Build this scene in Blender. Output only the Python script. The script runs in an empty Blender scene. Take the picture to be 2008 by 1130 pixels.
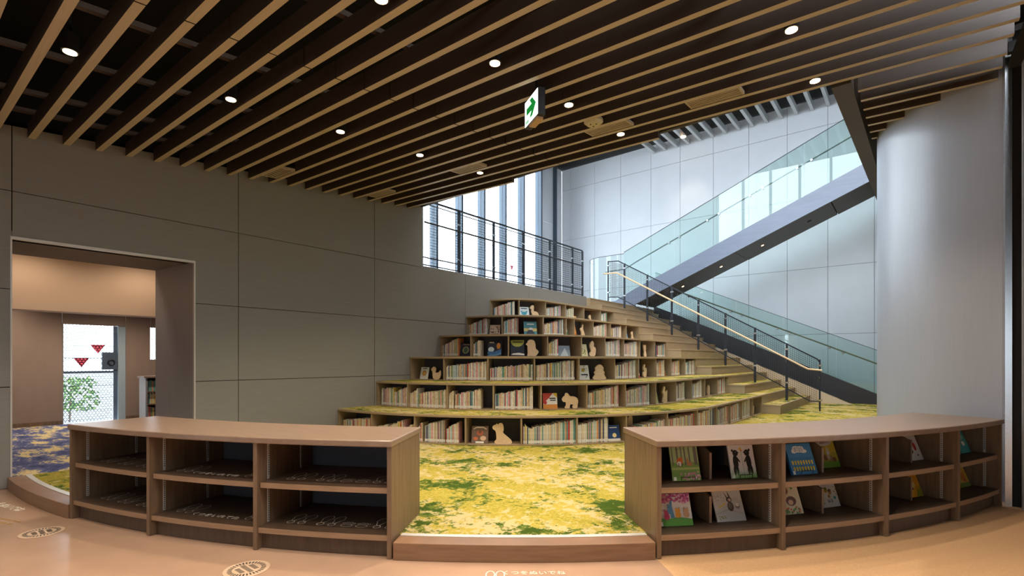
import bpy, bmesh, math, random
from math import sin, cos, radians, pi, atan2, hypot, sqrt
from mathutils import Vector, Matrix
random.seed(7)
SC = bpy.context.scene
COL = SC.collection
# ------------------------------------------------------------------ camera, sky, exposure
TH = atan2(796, 980)                       # heading: X = out from the left wall, Y = along it
CAMZ = 1.3
cam = bpy.data.cameras.new('camera'); cam.sensor_width = 36; cam.lens = 980 / 2008 * 36
cam.shift_y = 140 / 2008; cam.clip_start = .05; cam.clip_end = 300
camo = bpy.data.objects.new('camera', cam); COL.objects.link(camo)
camo.location = (0, 0, CAMZ); camo.rotation_euler = (pi / 2, 0, TH); SC.camera = camo
W = bpy.data.worlds.new('sky'); SC.world = W; W.use_nodes = True
nt = W.node_tree; bg = nt.nodes['Background']
bg.inputs['Color'].default_value = (.84, .92, 1, 1); bg.inputs['Strength'].default_value = 9.0
vs = SC.view_settings; vs.view_transform = 'Standard'; vs.look = 'None'; vs.gamma = 1; vs.use_curve_mapping = False
vs.exposure = 0.1
HALL_W = 520.0                              # fill lamps added under the high stair-hall ceiling
SPOT_W = 118.0                               # downlights
WARM = (1.0, .85, .66)

# ------------------------------------------------------------------ measuring helpers
FW = (-sin(TH), cos(TH)); RT = (cos(TH), sin(TH))
def ray(px, py):
    u = (px - 1004) / 980
    return (FW[0] + RT[0] * u, FW[1] + RT[1] * u, (705 - py) / 980)
def atz(px, py, z):
    r = ray(px, py); t = (z - CAMZ) / r[2]; return Vector((r[0] * t, r[1] * t, z))
def ata(px, py, a):
    r = ray(px, py); t = a / r[0]; return Vector((a, r[1] * t, CAMZ + r[2] * t))
def atb(px, py, b):
    r = ray(px, py); t = b / r[1]; return Vector((r[0] * t, b, CAMZ + r[2] * t))
def pxof(x, y):
    d = x * FW[0] + y * FW[1]; return 1004 + 980 * (x * RT[0] + y * RT[1]) / d
WA = -7.1                                   # plane of the left wall
def cz(a, b): return 3.4943 + .0895 * b - .0251 * (a - WA)     # underside of the slatted ceiling
CX, CY = -7.07, 8.8                         # centre of all the curves
def pol(r, deg, z=0.0):
    f = radians(deg); return Vector((CX + r * sin(f), CY - r * cos(f), z))

# ------------------------------------------------------------------ materials
def lin(c):
    return tuple((v / 255 / 12.92 if v / 255 <= .04045 else ((v / 255 + .055) / 1.055) ** 2.4) for v in c)
MATS = {}
def nodes(name):
    m = bpy.data.materials.new(name); m.use_nodes = True; n = m.node_tree.nodes; l = m.node_tree.links
    return m, n, l, n['Principled BSDF']
def plain(name, rgb, rough=.5, metal=0, emit=0, spec=.5, noise=0.0, nscale=20, stretch=(1, 1, 1), bump=0.0):
    if name in MATS: return MATS[name]
    m, n, l, b = nodes(name); c = lin(rgb)
    b.inputs['Base Color'].default_value = (*c, 1); b.inputs['Roughness'].default_value = rough
    b.inputs['Metallic'].default_value = metal; b.inputs['Specular IOR Level'].default_value = spec
    if emit:
        b.inputs['Emission Color'].default_value = (*c, 1); b.inputs['Emission Strength'].default_value = emit
    if noise or bump:
        tc = n.new('ShaderNodeTexCoord'); mp = n.new('ShaderNodeMapping'); mp.inputs['Scale'].default_value = stretch
        nz = n.new('ShaderNodeTexNoise'); nz.inputs['Scale'].default_value = nscale; nz.inputs['Detail'].default_value = 5
        l.new(tc.outputs['Object'], mp.inputs['Vector']); l.new(mp.outputs['Vector'], nz.inputs['Vector'])
        if noise:
            r = n.new('ShaderNodeValToRGB'); r.color_ramp.elements[0].position = .3; r.color_ramp.elements[1].position = .7
            r.color_ramp.elements[0].color = (*[v * (1 - noise) for v in c], 1); r.color_ramp.elements[1].color = (*[min(1, v * (1 + noise)) for v in c], 1)
            l.new(nz.outputs['Fac'], r.inputs['Fac']); l.new(r.outputs['Color'], b.inputs['Base Color'])
        if bump:
            bp = n.new('ShaderNodeBump'); bp.inputs['Strength'].default_value = bump; bp.inputs['Distance'].default_value = .004
            l.new(nz.outputs['Fac'], bp.inputs['Height']); l.new(bp.outputs['Normal'], b.inputs['Normal'])
    MATS[name] = m; return m
def carpet(name, stops, scale, stretch=(1, 1, 1), fine=90, fw=.8):
    m, n, l, b = nodes(name); b.inputs['Roughness'].default_value = 1; b.inputs['Specular IOR Level'].default_value = .05
    tc = n.new('ShaderNodeTexCoord'); mp = n.new('ShaderNodeMapping'); mp.inputs['Scale'].default_value = stretch
    mp.inputs['Rotation'].default_value = (0, 0, .25)
    l.new(tc.outputs['Object'], mp.inputs['Vector'])
    n1 = n.new('ShaderNodeTexNoise'); n1.inputs['Scale'].default_value = scale; n1.inputs['Detail'].default_value = 2.5; n1.inputs['Roughness'].default_value = .55
    n2 = n.new('ShaderNodeTexNoise'); n2.inputs['Scale'].default_value = fine; n2.inputs['Detail'].default_value = 3; n2.inputs['Roughness'].default_value = .75
    for x in (n1, n2): l.new(mp.outputs['Vector'], x.inputs['Vector'])
    a = n.new('ShaderNodeMath'); a.operation = 'MULTIPLY_ADD'; a.inputs[1].default_value = fw; l.new(n2.outputs['Fac'], a.inputs[0])
    s = n.new('ShaderNodeMath'); s.operation = 'MULTIPLY'; s.inputs[1].default_value = 1.0; l.new(n1.outputs['Fac'], s.inputs[0]); l.new(s.outputs[0], a.inputs[2])
    r = n.new('ShaderNodeValToRGB'); e = r.color_ramp; e.interpolation = 'LINEAR'
    while len(e.elements) < len(stops): e.elements.new(.5)
    for el, (p, c) in zip(e.elements, stops): el.position = p; el.color = (*lin(c), 1)
    l.new(a.outputs[0], r.inputs['Fac']); l.new(r.outputs['Color'], b.inputs['Base Color'])
    bp = n.new('ShaderNodeBump'); bp.inputs['Strength'].default_value = .5; bp.inputs['Distance'].default_value = .006
    l.new(n2.outputs['Fac'], bp.inputs['Height']); l.new(bp.outputs['Normal'], b.inputs['Normal'])
    MATS[name] = m; return m
def glass(name, tint, refl=.9, rough=.0):
    m, n, l, b = nodes(name); n.remove(b); out = n['Material Output']
    t = n.new('ShaderNodeBsdfTransparent'); t.inputs['Color'].default_value = (*tint, 1)
    g = n.new('ShaderNodeBsdfGlossy'); g.inputs['Roughness'].default_value = rough; g.inputs['Color'].default_value = (refl, refl, refl, 1)
    lw_ = n.new('ShaderNodeLayerWeight'); lw_.inputs['Blend'].default_value = .5        # Schlick, the same from both sides
    pw = n.new('ShaderNodeMath'); pw.operation = 'POWER'; pw.inputs[1].default_value = 5; l.new(lw_.outputs['Facing'], pw.inputs[0])
    f = n.new('ShaderNodeMath'); f.operation = 'MULTIPLY_ADD'; f.inputs[1].default_value = .95; f.inputs[2].default_value = .045; l.new(pw.outputs[0], f.inputs[0])
    mx = n.new('ShaderNodeMixShader'); l.new(f.outputs[0], mx.inputs[0]); l.new(t.outputs[0], mx.inputs[1]); l.new(g.outputs[0], mx.inputs[2])
    l.new(mx.outputs[0], out.inputs['Surface']); MATS[name] = m; return m
M_wall = plain('wall_veneer', (138, 134, 128), .6, noise=.055, nscale=3, stretch=(1, 1.2, 40))
M_dark = plain('dark_gap', (22, 20, 19), .8)
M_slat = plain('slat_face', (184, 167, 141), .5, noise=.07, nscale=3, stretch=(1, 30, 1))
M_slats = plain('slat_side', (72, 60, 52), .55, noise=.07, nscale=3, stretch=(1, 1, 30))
M_black = plain('plenum', (7, 7, 7), .95)
M_rail = plain('hanger_rail', (86, 72, 62), .6)
M_metal = plain('dark_metal', (52, 55, 62), .4, .6)
M_trim = plain('pale_metal_trim', (206, 202, 196), .4, .2)
M_chrome = plain('brushed_steel', (205, 205, 208), .25, 1)
M_white = plain('white_panel', (222, 223, 228), .35, noise=.02, nscale=2)
M_col = plain('column_skin', (176, 179, 190), .32, noise=.02, nscale=30, stretch=(1, 1, .1))
M_grey = plain('grey_laminate', (150, 146, 146), .45, noise=.04, nscale=20, stretch=(1, 1, .08))
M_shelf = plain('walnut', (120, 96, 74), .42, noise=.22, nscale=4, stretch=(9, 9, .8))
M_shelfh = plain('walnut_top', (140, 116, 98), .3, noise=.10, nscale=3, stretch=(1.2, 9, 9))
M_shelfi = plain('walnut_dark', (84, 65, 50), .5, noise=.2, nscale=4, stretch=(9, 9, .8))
M_edge = plain('walnut_edge', (150, 120, 93), .42, noise=.12, nscale=4, stretch=(1.2, 1.2, 14))
M_kerb = plain('kerb_wood', (136, 102, 76), .4, noise=.15, nscale=4, stretch=(1.2, 1.2, 14))
M_oak = plain('pale_oak', (166, 144, 112), .5, noise=.10, nscale=4, stretch=(1, 1, 18))
M_back = plain('slate_back', (74, 74, 80), .7)
M_ply = plain('birch_ply', (236, 206, 164), .55, noise=.05, nscale=6, stretch=(1, 1, 12))
M_plyl = plain('birch_line', (244, 222, 186), .55)
M_blue = plain('steel_blue', (112, 120, 138), .45, .2, noise=.06, nscale=6, stretch=(.4, 1, 3))
M_sof = plain('soffit_grey', (84, 80, 80), .5)
M_string = plain('stringer_dark', (44, 42, 46), .5)
M_beige = plain('beige_plaster', (196, 176, 150), .7)
M_vinyl = plain('vinyl_floor', (180, 146, 122), .22, noise=.05, nscale=5, bump=.03)
M_cork = plain('cork_floor', (200, 158, 116), .6, noise=.07, nscale=60)
M_peach = plain('peach_paint', (220, 186, 158), .7)
M_taupe = plain('taupe_wall', (150, 128, 116), .6, noise=.04, nscale=10, stretch=(1, 1, .2))
M_speck = plain('speckled_soffit', (120, 106, 98), .8, noise=.18, nscale=90)
M_lamp = plain('lamp_face', (255, 214, 165), .5, emit=6)
M_signw = plain('sign_white', (235, 245, 240), .5, emit=2.2)
M_signg = plain('sign_green', (20, 150, 60), .5, emit=.6)
M_ink = plain('white_ink', (236, 226, 208), .6)
M_wire = plain('black_wire', (20, 20, 22), .4, .5)
M_dividers = M_oak
M_pages = plain('paper', (232, 224, 206), .8)
M_page_l = plain('label_white', (238, 236, 228), .5)
M_glass = glass('window_glass', (.93, .96, .97))
M_tri = glass('red_film', (.38, .13, .14))
M_gglass = glass('green_glass', (.85, .94, .92))
YS = [(.76, (52, 72, 26)), (.835, (96, 110, 42)), (.89, (146, 140, 54)), (.95, (180, 160, 78)), (1.0, (206, 186, 130))]
def meadow():
    m, n, l, b = nodes('meadow_carpet'); b.inputs['Roughness'].default_value = 1; b.inputs['Specular IOR Level'].default_value = .05
    tc = n.new('ShaderNodeTexCoord')
    def noise(sc, det, rough, rot=0, st=(1, 1, 1)):
        mp = n.new('ShaderNodeMapping'); mp.inputs['Rotation'].default_value = (0, 0, rot); mp.inputs['Scale'].default_value = st; mp.inputs['Location'].default_value = (rot * 7, sc, 0)
        z = n.new('ShaderNodeTexNoise'); z.inputs['Scale'].default_value = sc; z.inputs['Detail'].default_value = det; z.inputs['Roughness'].default_value = rough
        l.new(tc.outputs['Object'], mp.inputs['Vector']); l.new(mp.outputs['Vector'], z.inputs['Vector']); return z.outputs['Fac']
    def blend(f1, f2, w):
        a = n.new('ShaderNodeMath'); a.operation = 'MULTIPLY'; a.inputs[1].default_value = w; l.new(f2, a.inputs[0])
        c = n.new('ShaderNodeMath'); c.operation = 'MULTIPLY_ADD'; c.inputs[1].default_value = 1 - w; l.new(f1, c.inputs[0]); l.new(a.outputs[0], c.inputs[2]); return c.outputs[0]
    def ramp(f, p0, p1):
        r = n.new('ShaderNodeMapRange'); r.interpolation_type = 'SMOOTHSTEP'; r.inputs[1].default_value = p0; r.inputs[2].default_value = p1; l.new(f, r.inputs[0]); return r.outputs[0]
    def mix(f, a, c):
        x = n.new('ShaderNodeMix'); x.data_type = 'RGBA'; l.new(f, x.inputs[0])
        for v, i in ((a, 6), (c, 7)):
            if isinstance(v, tuple): x.inputs[i].default_value = (*lin(v), 1)
            else: l.new(v, x.inputs[i])
        return x.outputs[2]
    streak = noise(1.6, 1, .5, .7, (.25, 1.6, 1)); patch = noise(2.0, 2, .5, .3)
    base = mix(ramp(streak, .4, .62), (146, 136, 50), (168, 150, 66))
    base = mix(ramp(noise(40, 2, .6), .35, .7), base, (176, 158, 78))
    cream = ramp(blend(noise(11, 6, .72, 1.1), streak, .35), .505, .535); c1 = mix(cream, base, (182, 166, 120))
    olive = ramp(blend(noise(9.5, 6, .74, 2.0), patch, .4), .52, .552); c2 = mix(olive, c1, (96, 108, 46))
    dark = ramp(blend(noise(11.5, 6, .74, 2.0), patch, .45), .55, .572); c3 = mix(dark, c2, (60, 80, 28))
    l.new(c3, b.inputs['Base Color']); MATS['meadow_carpet'] = m
    bp = n.new('ShaderNodeBump'); bp.inputs['Strength'].default_value = .5; bp.inputs['Distance'].default_value = .006
    l.new(noise(120, 2, .7), bp.inputs['Height']); l.new(bp.outputs['Normal'], b.inputs['Normal']); return m
M_carpet = meadow()
BS = [(.5, (62, 66, 104)), (.74, (92, 96, 134)), (.84, (128, 130, 156)), (.88, (206, 184, 130)), (.97, (224, 200, 150))]
M_bcarpet = carpet('blue_flower_carpet', BS, 5.0, (.6, 1.3, 1), 30, .6)

# ------------------------------------------------------------------ mesh builder
class MB:
    def __init__(s): s.v = []; s.f = []; s.m = []
    def add(s, vs, fs, m=0):
        o = len(s.v); s.v += [tuple(v) for v in vs]; s.f += [tuple(i + o for i in f) for f in fs]; s.m += [m] * len(fs); return s
    def box(s, x0, x1, y0, y1, z0, z1, m=0):
        return s.add([(x0, y0, z0), (x1, y0, z0), (x1, y1, z0), (x0, y1, z0), (x0, y0, z1), (x1, y0, z1), (x1, y1, z1), (x0, y1, z1)],
                     [(3, 2, 1, 0), (4, 5, 6, 7), (0, 1, 5, 4), (1, 2, 6, 5), (2, 3, 7, 6), (3, 0, 4, 7)], m)
    def bar(s, p, q, w, h, m=0, up=(0, 0, 1)):              # rectangular bar between two points
        p = Vector(p); q = Vector(q); d = (q - p).normalized(); u = Vector(up)
        if abs(d.dot(u)) > .99: u = Vector((0, 1, 0))
        x = d.cross(u).normalized() * (w / 2); y = x.cross(d).normalized() * (h / 2)
        vs = [p - x - y, p + x - y, p + x + y, p - x + y, q - x - y, q + x - y, q + x + y, q - x + y]
        return s.add(vs, [(0, 1, 2, 3), (7, 6, 5, 4), (0, 4, 5, 1), (1, 5, 6, 2), (2, 6, 7, 3), (3, 7, 4, 0)], m)
    def tube(s, pts, r, n=8, m=0, cap=True):
        pts = [Vector(p) for p in pts]; rings = []
        for i, p in enumerate(pts):
            d = (pts[min(i + 1, len(pts) - 1)] - pts[max(i - 1, 0)]).normalized()
            u = Vector((0, 0, 1)) if abs(d.z) < .95 else Vector((0, 1, 0))
            x = d.cross(u).normalized(); y = x.cross(d).normalized()
            rings.append([p + (x * cos(2 * pi * k / n) + y * sin(2 * pi * k / n)) * r for k in range(n)])
        vs = [v for R in rings for v in R]; fs = []
        for i in range(len(pts) - 1):
            for k in range(n): fs.append((i * n + k, i * n + (k + 1) % n, (i + 1) * n + (k + 1) % n, (i + 1) * n + k))
        if cap: fs += [tuple(range(n))[::-1], tuple((len(pts) - 1) * n + k for k in range(n))]
        return s.add(vs, fs, m)
    def prism(s, poly, axis, lo, hi, m=0):                  # polygon (2D) extruded along axis 'x','y' or 'z'
        def P(u, v, w): return {'x': (w, u, v), 'y': (u, w, v), 'z': (u, v, w)}[axis]
        n = len(poly); vs = [P(u, v, lo) for u, v in poly] + [P(u, v, hi) for u, v in poly]
        fs = [tuple(range(n))[::-1], tuple(range(n, 2 * n))] + [(i, (i + 1) % n, (i + 1) % n + n, i + n) for i in range(n)]
        return s.add(vs, fs, m)
    def arc(s, r0, r1, d0, d1, z0, z1, n=24, m=0):           # curved slab about the common centre
        A = [d0 + (d1 - d0) * i / n for i in range(n + 1)]; vs = []
        for d in A: vs += [pol(r0, d, z0), pol(r1, d, z0), pol(r1, d, z1), pol(r0, d, z1)]
        fs = [(0, 3, 2, 1), (4 * n, 4 * n + 1, 4 * n + 2, 4 * n + 3)]
        for i in range(n):
            b = 4 * i
            for k in range(4): fs.append((b + k, b + (k + 1) % 4, b + 4 + (k + 1) % 4, b + 4 + k))
        return s.add(vs, fs, m)
    def cyl(s, c, r, z0, z1, n=20, m=0, r2=None):
        r2 = r if r2 is None else r2
        vs = [(c[0] + r * cos(2 * pi * k / n), c[1] + r * sin(2 * pi * k / n), z0) for k in range(n)] + [(c[0] + r2 * cos(2 * pi * k / n), c[1] + r2 * sin(2 * pi * k / n), z1) for k in range(n)]
        fs = [tuple(range(n))[::-1], tuple(range(n, 2 * n))] + [(k, (k + 1) % n, (k + 1) % n + n, k + n) for k in range(n)]
        return s.add(vs, fs, m)
    def xf(s, M):
        s.v = [tuple(M @ Vector(v)) for v in s.v]; return s
    def mesh(s, name, mats, smooth=False):
        me = bpy.data.meshes.new(name); me.from_pydata(s.v, [], s.f)
        for m in (mats if isinstance(mats, (list, tuple)) else [mats]): me.materials.append(m)
        me.polygons.foreach_set('material_index', s.m)
        bm = bmesh.new(); bm.from_mesh(me); bmesh.ops.recalc_face_normals(bm, faces=bm.faces); bm.to_mesh(me); bm.free()
        if smooth:
            me.polygons.foreach_set('use_smooth', [True] * len(me.polygons))
            try: me.set_sharp_from_angle(angle=radians(40))
            except Exception: pass
        return me
    def build(s, name, mats, parent=None, smooth=False, bevel=0, **props):
        o = bpy.data.objects.new(name, s.mesh(name, mats, smooth)); COL.objects.link(o)
        if parent: o.parent = parent
        if bevel:
            b = o.modifiers.new('bevel', 'BEVEL'); b.width = bevel; b.segments = 2; b.limit_method = 'ANGLE'
        for k, v in props.items(): o[k] = v
        return o
def link(name, me, parent=None, loc=None, rot=None, **props):
    o = bpy.data.objects.new(name, me); COL.objects.link(o)
    if parent: o.parent = parent
    if loc is not None: o.location = loc
    if rot is not None: o.rotation_euler = rot
    for k, v in props.items(): o[k] = v
    return o
def empty(name, loc, label, cat, group=None, rz=0.0, rx=0.0):
    o = bpy.data.objects.new(name, None); COL.objects.link(o); o.location = loc; o.rotation_euler = (rx, 0, rz); o.empty_display_size = .05
    o['label'] = label; o['category'] = cat
    if group: o['group'] = group
    return o
def struct(name): 
    o = bpy.data.objects.new(name, None); COL.objects.link(o); o['kind'] = 'structure'; return o
def text_mesh(body, size, mat, name='lettering', align='CENTER', extrude=.0006):
    cu = bpy.data.curves.new('t', 'FONT'); cu.body = body; cu.size = size; cu.align_x = align; cu.align_y = 'CENTER'; cu.extrude = extrude; cu.resolution_u = 3
    ob = bpy.data.objects.new('t', cu); COL.objects.link(ob); dg = bpy.context.evaluated_depsgraph_get()
    me = bpy.data.meshes.new_from_object(ob.evaluated_get(dg)); bpy.data.objects.remove(ob); me.name = name
    me.materials.clear(); me.materials.append(mat); return me
ORD = ['first', 'second', 'third', 'fourth', 'fifth', 'sixth', 'seventh', 'eighth', 'ninth', 'tenth', 'eleventh', 'twelfth', 'thirteenth', 'fourteenth', 'fifteenth', 'sixteenth',
       'seventeenth', 'eighteenth', 'nineteenth', 'twentieth'] + ['twenty-' + x for x in ('first', 'second', 'third', 'fourth', 'fifth', 'sixth', 'seventh', 'eighth', 'ninth')] + [w for d, e in (('thirt', 'thirty-'), ('fort', 'forty-'), ('fift', 'fifty-'), ('sixt', 'sixty-')) for w in [d + 'ieth'] + [e + x for x in ('first', 'second', 'third', 'fourth', 'fifth', 'sixth', 'seventh', 'eighth', 'ninth')]]
# ------------------------------------------------------------------ sun-less sky light comes through the glass; sockets for the lamps
def spot(name, loc, w, size=1.9, col=WARM, rad=.05, aim=(0, 0, -1), parent=None, blend=.6):
    l = bpy.data.lights.new(name, 'SPOT'); l.energy = w; l.color = col; l.spot_size = size; l.spot_blend = blend; l.shadow_soft_size = rad
    o = bpy.data.objects.new(name, l); COL.objects.link(o); o.location = loc
    o.rotation_euler = Vector(aim).to_track_quat('-Z', 'Y').to_euler()
    if parent: o.parent = parent
    return o

# ------------------------------------------------------------------ floors
R0, RB = 8.08, 7.46
arcp = lambda r, d0, d1, n=16: [tuple(pol(r, d0 + (d1 - d0) * i / n))[:2] for i in range(n + 1)]
E_ = [12.1, 33.1, 45.35, 71.0]
m = MB().prism(arcp(8.035, -.7, 45.35, 30) + [tuple(pol(18, 45.35))[:2], (5.7, -7), (-7.17, -7)], 'z', -.1, 0)
o = m.build('floor', M_vinyl, kind='structure', label='smooth tan vinyl floor in front of the shelves')
m = MB().prism(arcp(8.035, 45.35, 73, 20) + [(.66, 6.3), (8, 6.3), (8, -7), (5.7, -7), tuple(pol(18, 45.35))[:2]], 'z', -.1, 0)
m.build('floor', M_cork, kind='structure', label='orange cork-coloured floor before the right-hand shelf')
PZ = .108
m = MB().prism(arcp(7.93, -.25, E_[0], 6) + arcp(RB, E_[0], E_[1], 14) + arcp(7.93, E_[1], E_[2], 8) + arcp(RB, E_[2], E_[3], 14) + [(.3, 6.9), (4, 6.9), (4, 18.5), (-7.1, 18.5)], 'z', 0, PZ)
MB().prism(arcp(7.4, -.9, 74, 30) + [(.66, 6.4), (.9, 6.0)] + arcp(8.07, 73, -.9, 30), 'z', -.1, -.001).build('floor', M_vinyl, kind='structure')
m.build('floor', M_carpet, kind='structure', label='yellow and green meadow-patterned carpet platform')
MB().box(-12.2, -7.3, -1, 6, 0, PZ).box(-7.3, -7.1, .735, 2.37, 0, PZ).build('floor', M_bcarpet, kind='structure', label='blue flower-patterned carpet beyond the doorway')
# kerb: wooden step around the carpet with a bright metal edge
for a0, a1 in ((-.2, 12.0), (33.2, 45.25)):
    k = MB().arc(7.93, R0 + .02, a0, a1, 0, PZ + .006, 18).build('trim_1', M_kerb, kind='structure', bevel=.004)
    MB().arc(7.925, 7.97, a0 + .05, a1 - .05, PZ - .01, PZ + .010, 18).build('edge_strip', M_trim, k)

# ------------------------------------------------------------------ left wall with its veneer panels and doorway
wl = struct('wall_left')
D0, D1, DT = .733, 2.37, 2.53
MB().prism([(-6, 0), (D0, 0), (D0, DT), (D1, DT), (D1, 0), (12, 0), (12, 3.0), (6.14, 3.0), (6.14, cz(WA, 6.14) + .1), (-6, cz(WA, -6) + .1)], 'x', -7.3, -7.128).build('backing', M_dark, wl)
cols = [-5.76, -3.6, -1.43, .733, 2.90, 5.07, 7.24, 9.39, 12.0]; rows = [0, 1.02, 2.01, 3.0, 4.75]; g = .004
for i in range(len(cols) - 1):
    for j in range(len(rows) - 1):
        b0, b1, z0, z1 = cols[i] + g, cols[i + 1] - g, rows[j] + g, rows[j + 1] - g
        if j >= 3:
            b1 = min(b1, 6.14)
            if b1 <= b0: continue
        if i == 3 and j < 2: b0 = D1
        poly = [(b0, z0), (b1, z0), (b1, z1), (b0, z1)]
        if i == 3 and j == 2: poly = [(D1, z0), (b1, z0), (b1, z1), (b0, z1), (b0, DT), (D1, DT)]
        if j == 3: poly = [(b0, z0), (b1, z0), (b1, cz(WA, b1) + .1), (b0, cz(WA, b0) + .1)]
        if j == 2 and i == 5: poly = [(b0, z0), (b1, z0), (b1, 3.03), (6.147, 3.03), (6.147, z1), (b0, z1)]
        if j == 2 and i >= 6: poly = [(b0, z0), (b1, z0), (b1, 3.03), (b0, 3.03)]
        MB().prism(poly, 'x', -7.13, -7.1).build('panel', M_wall, wl)
MB().box(-7.34, -7.31, -7, 6.1, 3.01, 5.2).build('wall_left_sky_block', M_black, kind='structure')  # black sheet added to block sky showing above the wall top
dr = struct('door_1')
MB().box(-8.2, -7.101, D0 - .1, D1 + .1, DT, DT + .07).build('soffit', M_speck, dr)
MB().prism([(-7.131, D1), (-8.2, D1 - .11), (-8.2, D1 + .05), (-7.131, D1 + .05)], 'z', PZ, DT).build('jamb', M_grey, dr)
MB().prism([(-7.131, D0), (-7.131, D0 - .06), (-8.2, D0 - .06), (-8.2, D0)], 'z', PZ, DT).build('jamb', M_grey, dr)
MB().box(-7.135, -7.092, D1 - .002, D1 + .012, PZ, DT + .014).build('edge_trim', M_trim, dr)
MB().box(-7.135, -7.092, D0 - .012, D0 + .002, PZ, DT + .014).build('edge_trim', M_trim, dr)
MB().box(-7.15, -7.09, D0, D1, DT - .012, DT + .014).build('head_trim', M_trim, dr)

# ------------------------------------------------------------------ room beyond the doorway
WB = -12.18
wr = struct('wall_far_left')
wx0, wx1, wz1 = 1.915, 2.86, 1.95
for b0, b1, z0, z1 in ((-1, .4, PZ, 2.9), (.404, wx0, PZ, 2.9), (wx0, wx1, wz1, 2.9), (wx1, 3.27, PZ, 2.9), (3.27, 3.9, wz1, 2.9), (3.27, 3.9, PZ, 1.3), (3.9, 6, PZ, 2.9)):
    MB().box(WB - .06, WB, b0 + .003, b1 - .003, z0, z1).build('panel', M_taupe, wr)
for b0, b1 in ((-1, wx0), (wx1, 6)):
    MB().box(WB, WB + .015, b0, b1, PZ, PZ + .07).build('skirting', M_shelf, wr)
MB().box(WB - .06, -7.3, -1.06, -1, PZ, 2.9).build('wall_near_room', M_taupe, kind='structure')
MB().box(WB - .06, -7.3, 6, 6.06, PZ, 2.9).build('wall_far_room', M_taupe, kind='structure')
MB().box(-9.32, -9.0, -1, 6, 1.95, 2.9).build('beam', M_peach, kind='structure')
for (x, y, lab) in ((-8.36, .95, 'ceiling lamp hidden behind the doorway soffit, nearer the viewpoint'), (-8.36, 2.3, 'ceiling lamp hidden behind the doorway soffit, farther back'), (-10.6, 2.6, 'ceiling lamp added unseen to brighten the room beyond the doorway'), (-11.3, .6, 'unseen ceiling lamp added near the outer wall of the far room')):
    t = empty('room_unseen_lamp', (x, y, 2.89), 'small round ' + lab, 'light')  # unseen lamps: one pair lights the bulkhead, the other is added as fill
    MB().cyl((0, 0), .06, -.02, .01, 20).build('lamp_face', M_lamp, t); spot('room_unseen_spot', (0, 0, -.05), 22 if x > -9 else 130, 2.9 if x > -9 else 2.4, parent=t)
MB().box(-12.25, -7.3, -1, 18.45, 2.9, 3.0).build('ceiling', plain('slab_grey', (150, 145, 140), .7), kind='structure')
# window with a hexagon-perforated screen
w2 = struct('window_2')
MB().box(WB - .2, WB - .02, wx1 - .115, wx1 - .003, PZ, wz1).build('window_jamb', plain('pale_blue_frame', (170, 188, 200), .4), w2)
MB().box(WB - .2, WB - .02, wx0, wx0 + .02, PZ, wz1).build('window_jamb', M_grey, w2)
MB().box(WB - .1, WB - .07, wx1 - .18, wx1 - .115, PZ, wz1).build('screen_post', M_blue, w2)
MB().box(WB - .1, WB - .075, wx0 + .02, wx1 - .18, 1.03, 1.08).build('screen_rail', M_blue, w2)
hx = MB(); rr = .033; nb = int((wx1 - .18 - wx0 - .02) / (rr * 1.5 * 1.1547)) + 1
ys = rr * 2; step = ys * .9
def hexcell(mb, cy, cz_, R, r, x):
    vs = []
    for k in range(12):
        t = 2 * pi * k / 12 + pi / 12; q = 2 * pi * round((k) / 2 - .25) / 6
        vs.append((x, cy + r * cos(t), cz_ + r * sin(t)))
    for k in range(12):
        t = 2 * pi * k / 12 + pi / 12; t0 = (t + pi / 6) % (pi / 3) - pi / 6; rad = R / cos(t0)
        vs.append((x, cy + rad * cos(t), cz_ + rad * sin(t)))
    mb.add(vs, [(k, (k + 1) % 12, 12 + (k + 1) % 12, 12 + k) for k in range(12)])
R_ = .026
z = PZ + .03; row = 0
while z < wz1:
    y = wx0 + .03 + (R_ if row % 2 else 0)
    while y < wx1 - .18:
        hexcell(hx, y, z, R_, R_ * .70, WB - .085); y += 2 * R_
    z += R_ * 1.732; row += 1
hx.build('perforated_screen', plain('screen_blue_grey', (120, 132, 146), .5), w2, kind='stuff')
for zz in (.32, .56, .80, 1.32, 1.55, 1.80):
    MB().box(WB - .08, WB - .07, wx0 + .02, wx1 - .18, zz, zz + .008).build('blind_wire', M_blue, w2)
MB().box(WB - .035, WB - .03, wx0, wx1, PZ, wz1).build('pane', M_glass, w2)
lk = MB().box(WB - .11, WB - .045, wx1 - .36, wx1 - .12, 1.10, 1.44).build('lock_box', M_blue, w2)
rg = MB().tube([(WB - .04, wx1 - .22 + .05 * cos(t * pi / 8), 1.24 + .05 * sin(t * pi / 8)) for t in range(17)], .014, 6).build('lock_ring', M_metal, lk)
for (b, z) in ((2.435, 1.583), (2.19, 1.32)):
    MB().prism([(b - .115, z), (b + .115, z), (b, z - .175)], 'x', WB - .029, WB - .026).build('red_triangle', M_tri, w2, label='red upside-down triangle sticker on the window glass')
w3 = struct('window_3')
MB().box(WB - .04, WB - .03, 3.27, 3.9, 1.3, 1.95).build('pane', M_glass, w3)
h3 = MB(); z = 1.31
while z < 1.95:
    y = 3.29
    while y < 3.9: hexcell(h3, y, z, R_, R_ * .70, WB - .085); y += 2 * R_
    z += R_ * 1.732
h3.build('perforated_screen', MATS['screen_blue_grey'], w3, kind='stuff')

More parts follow.
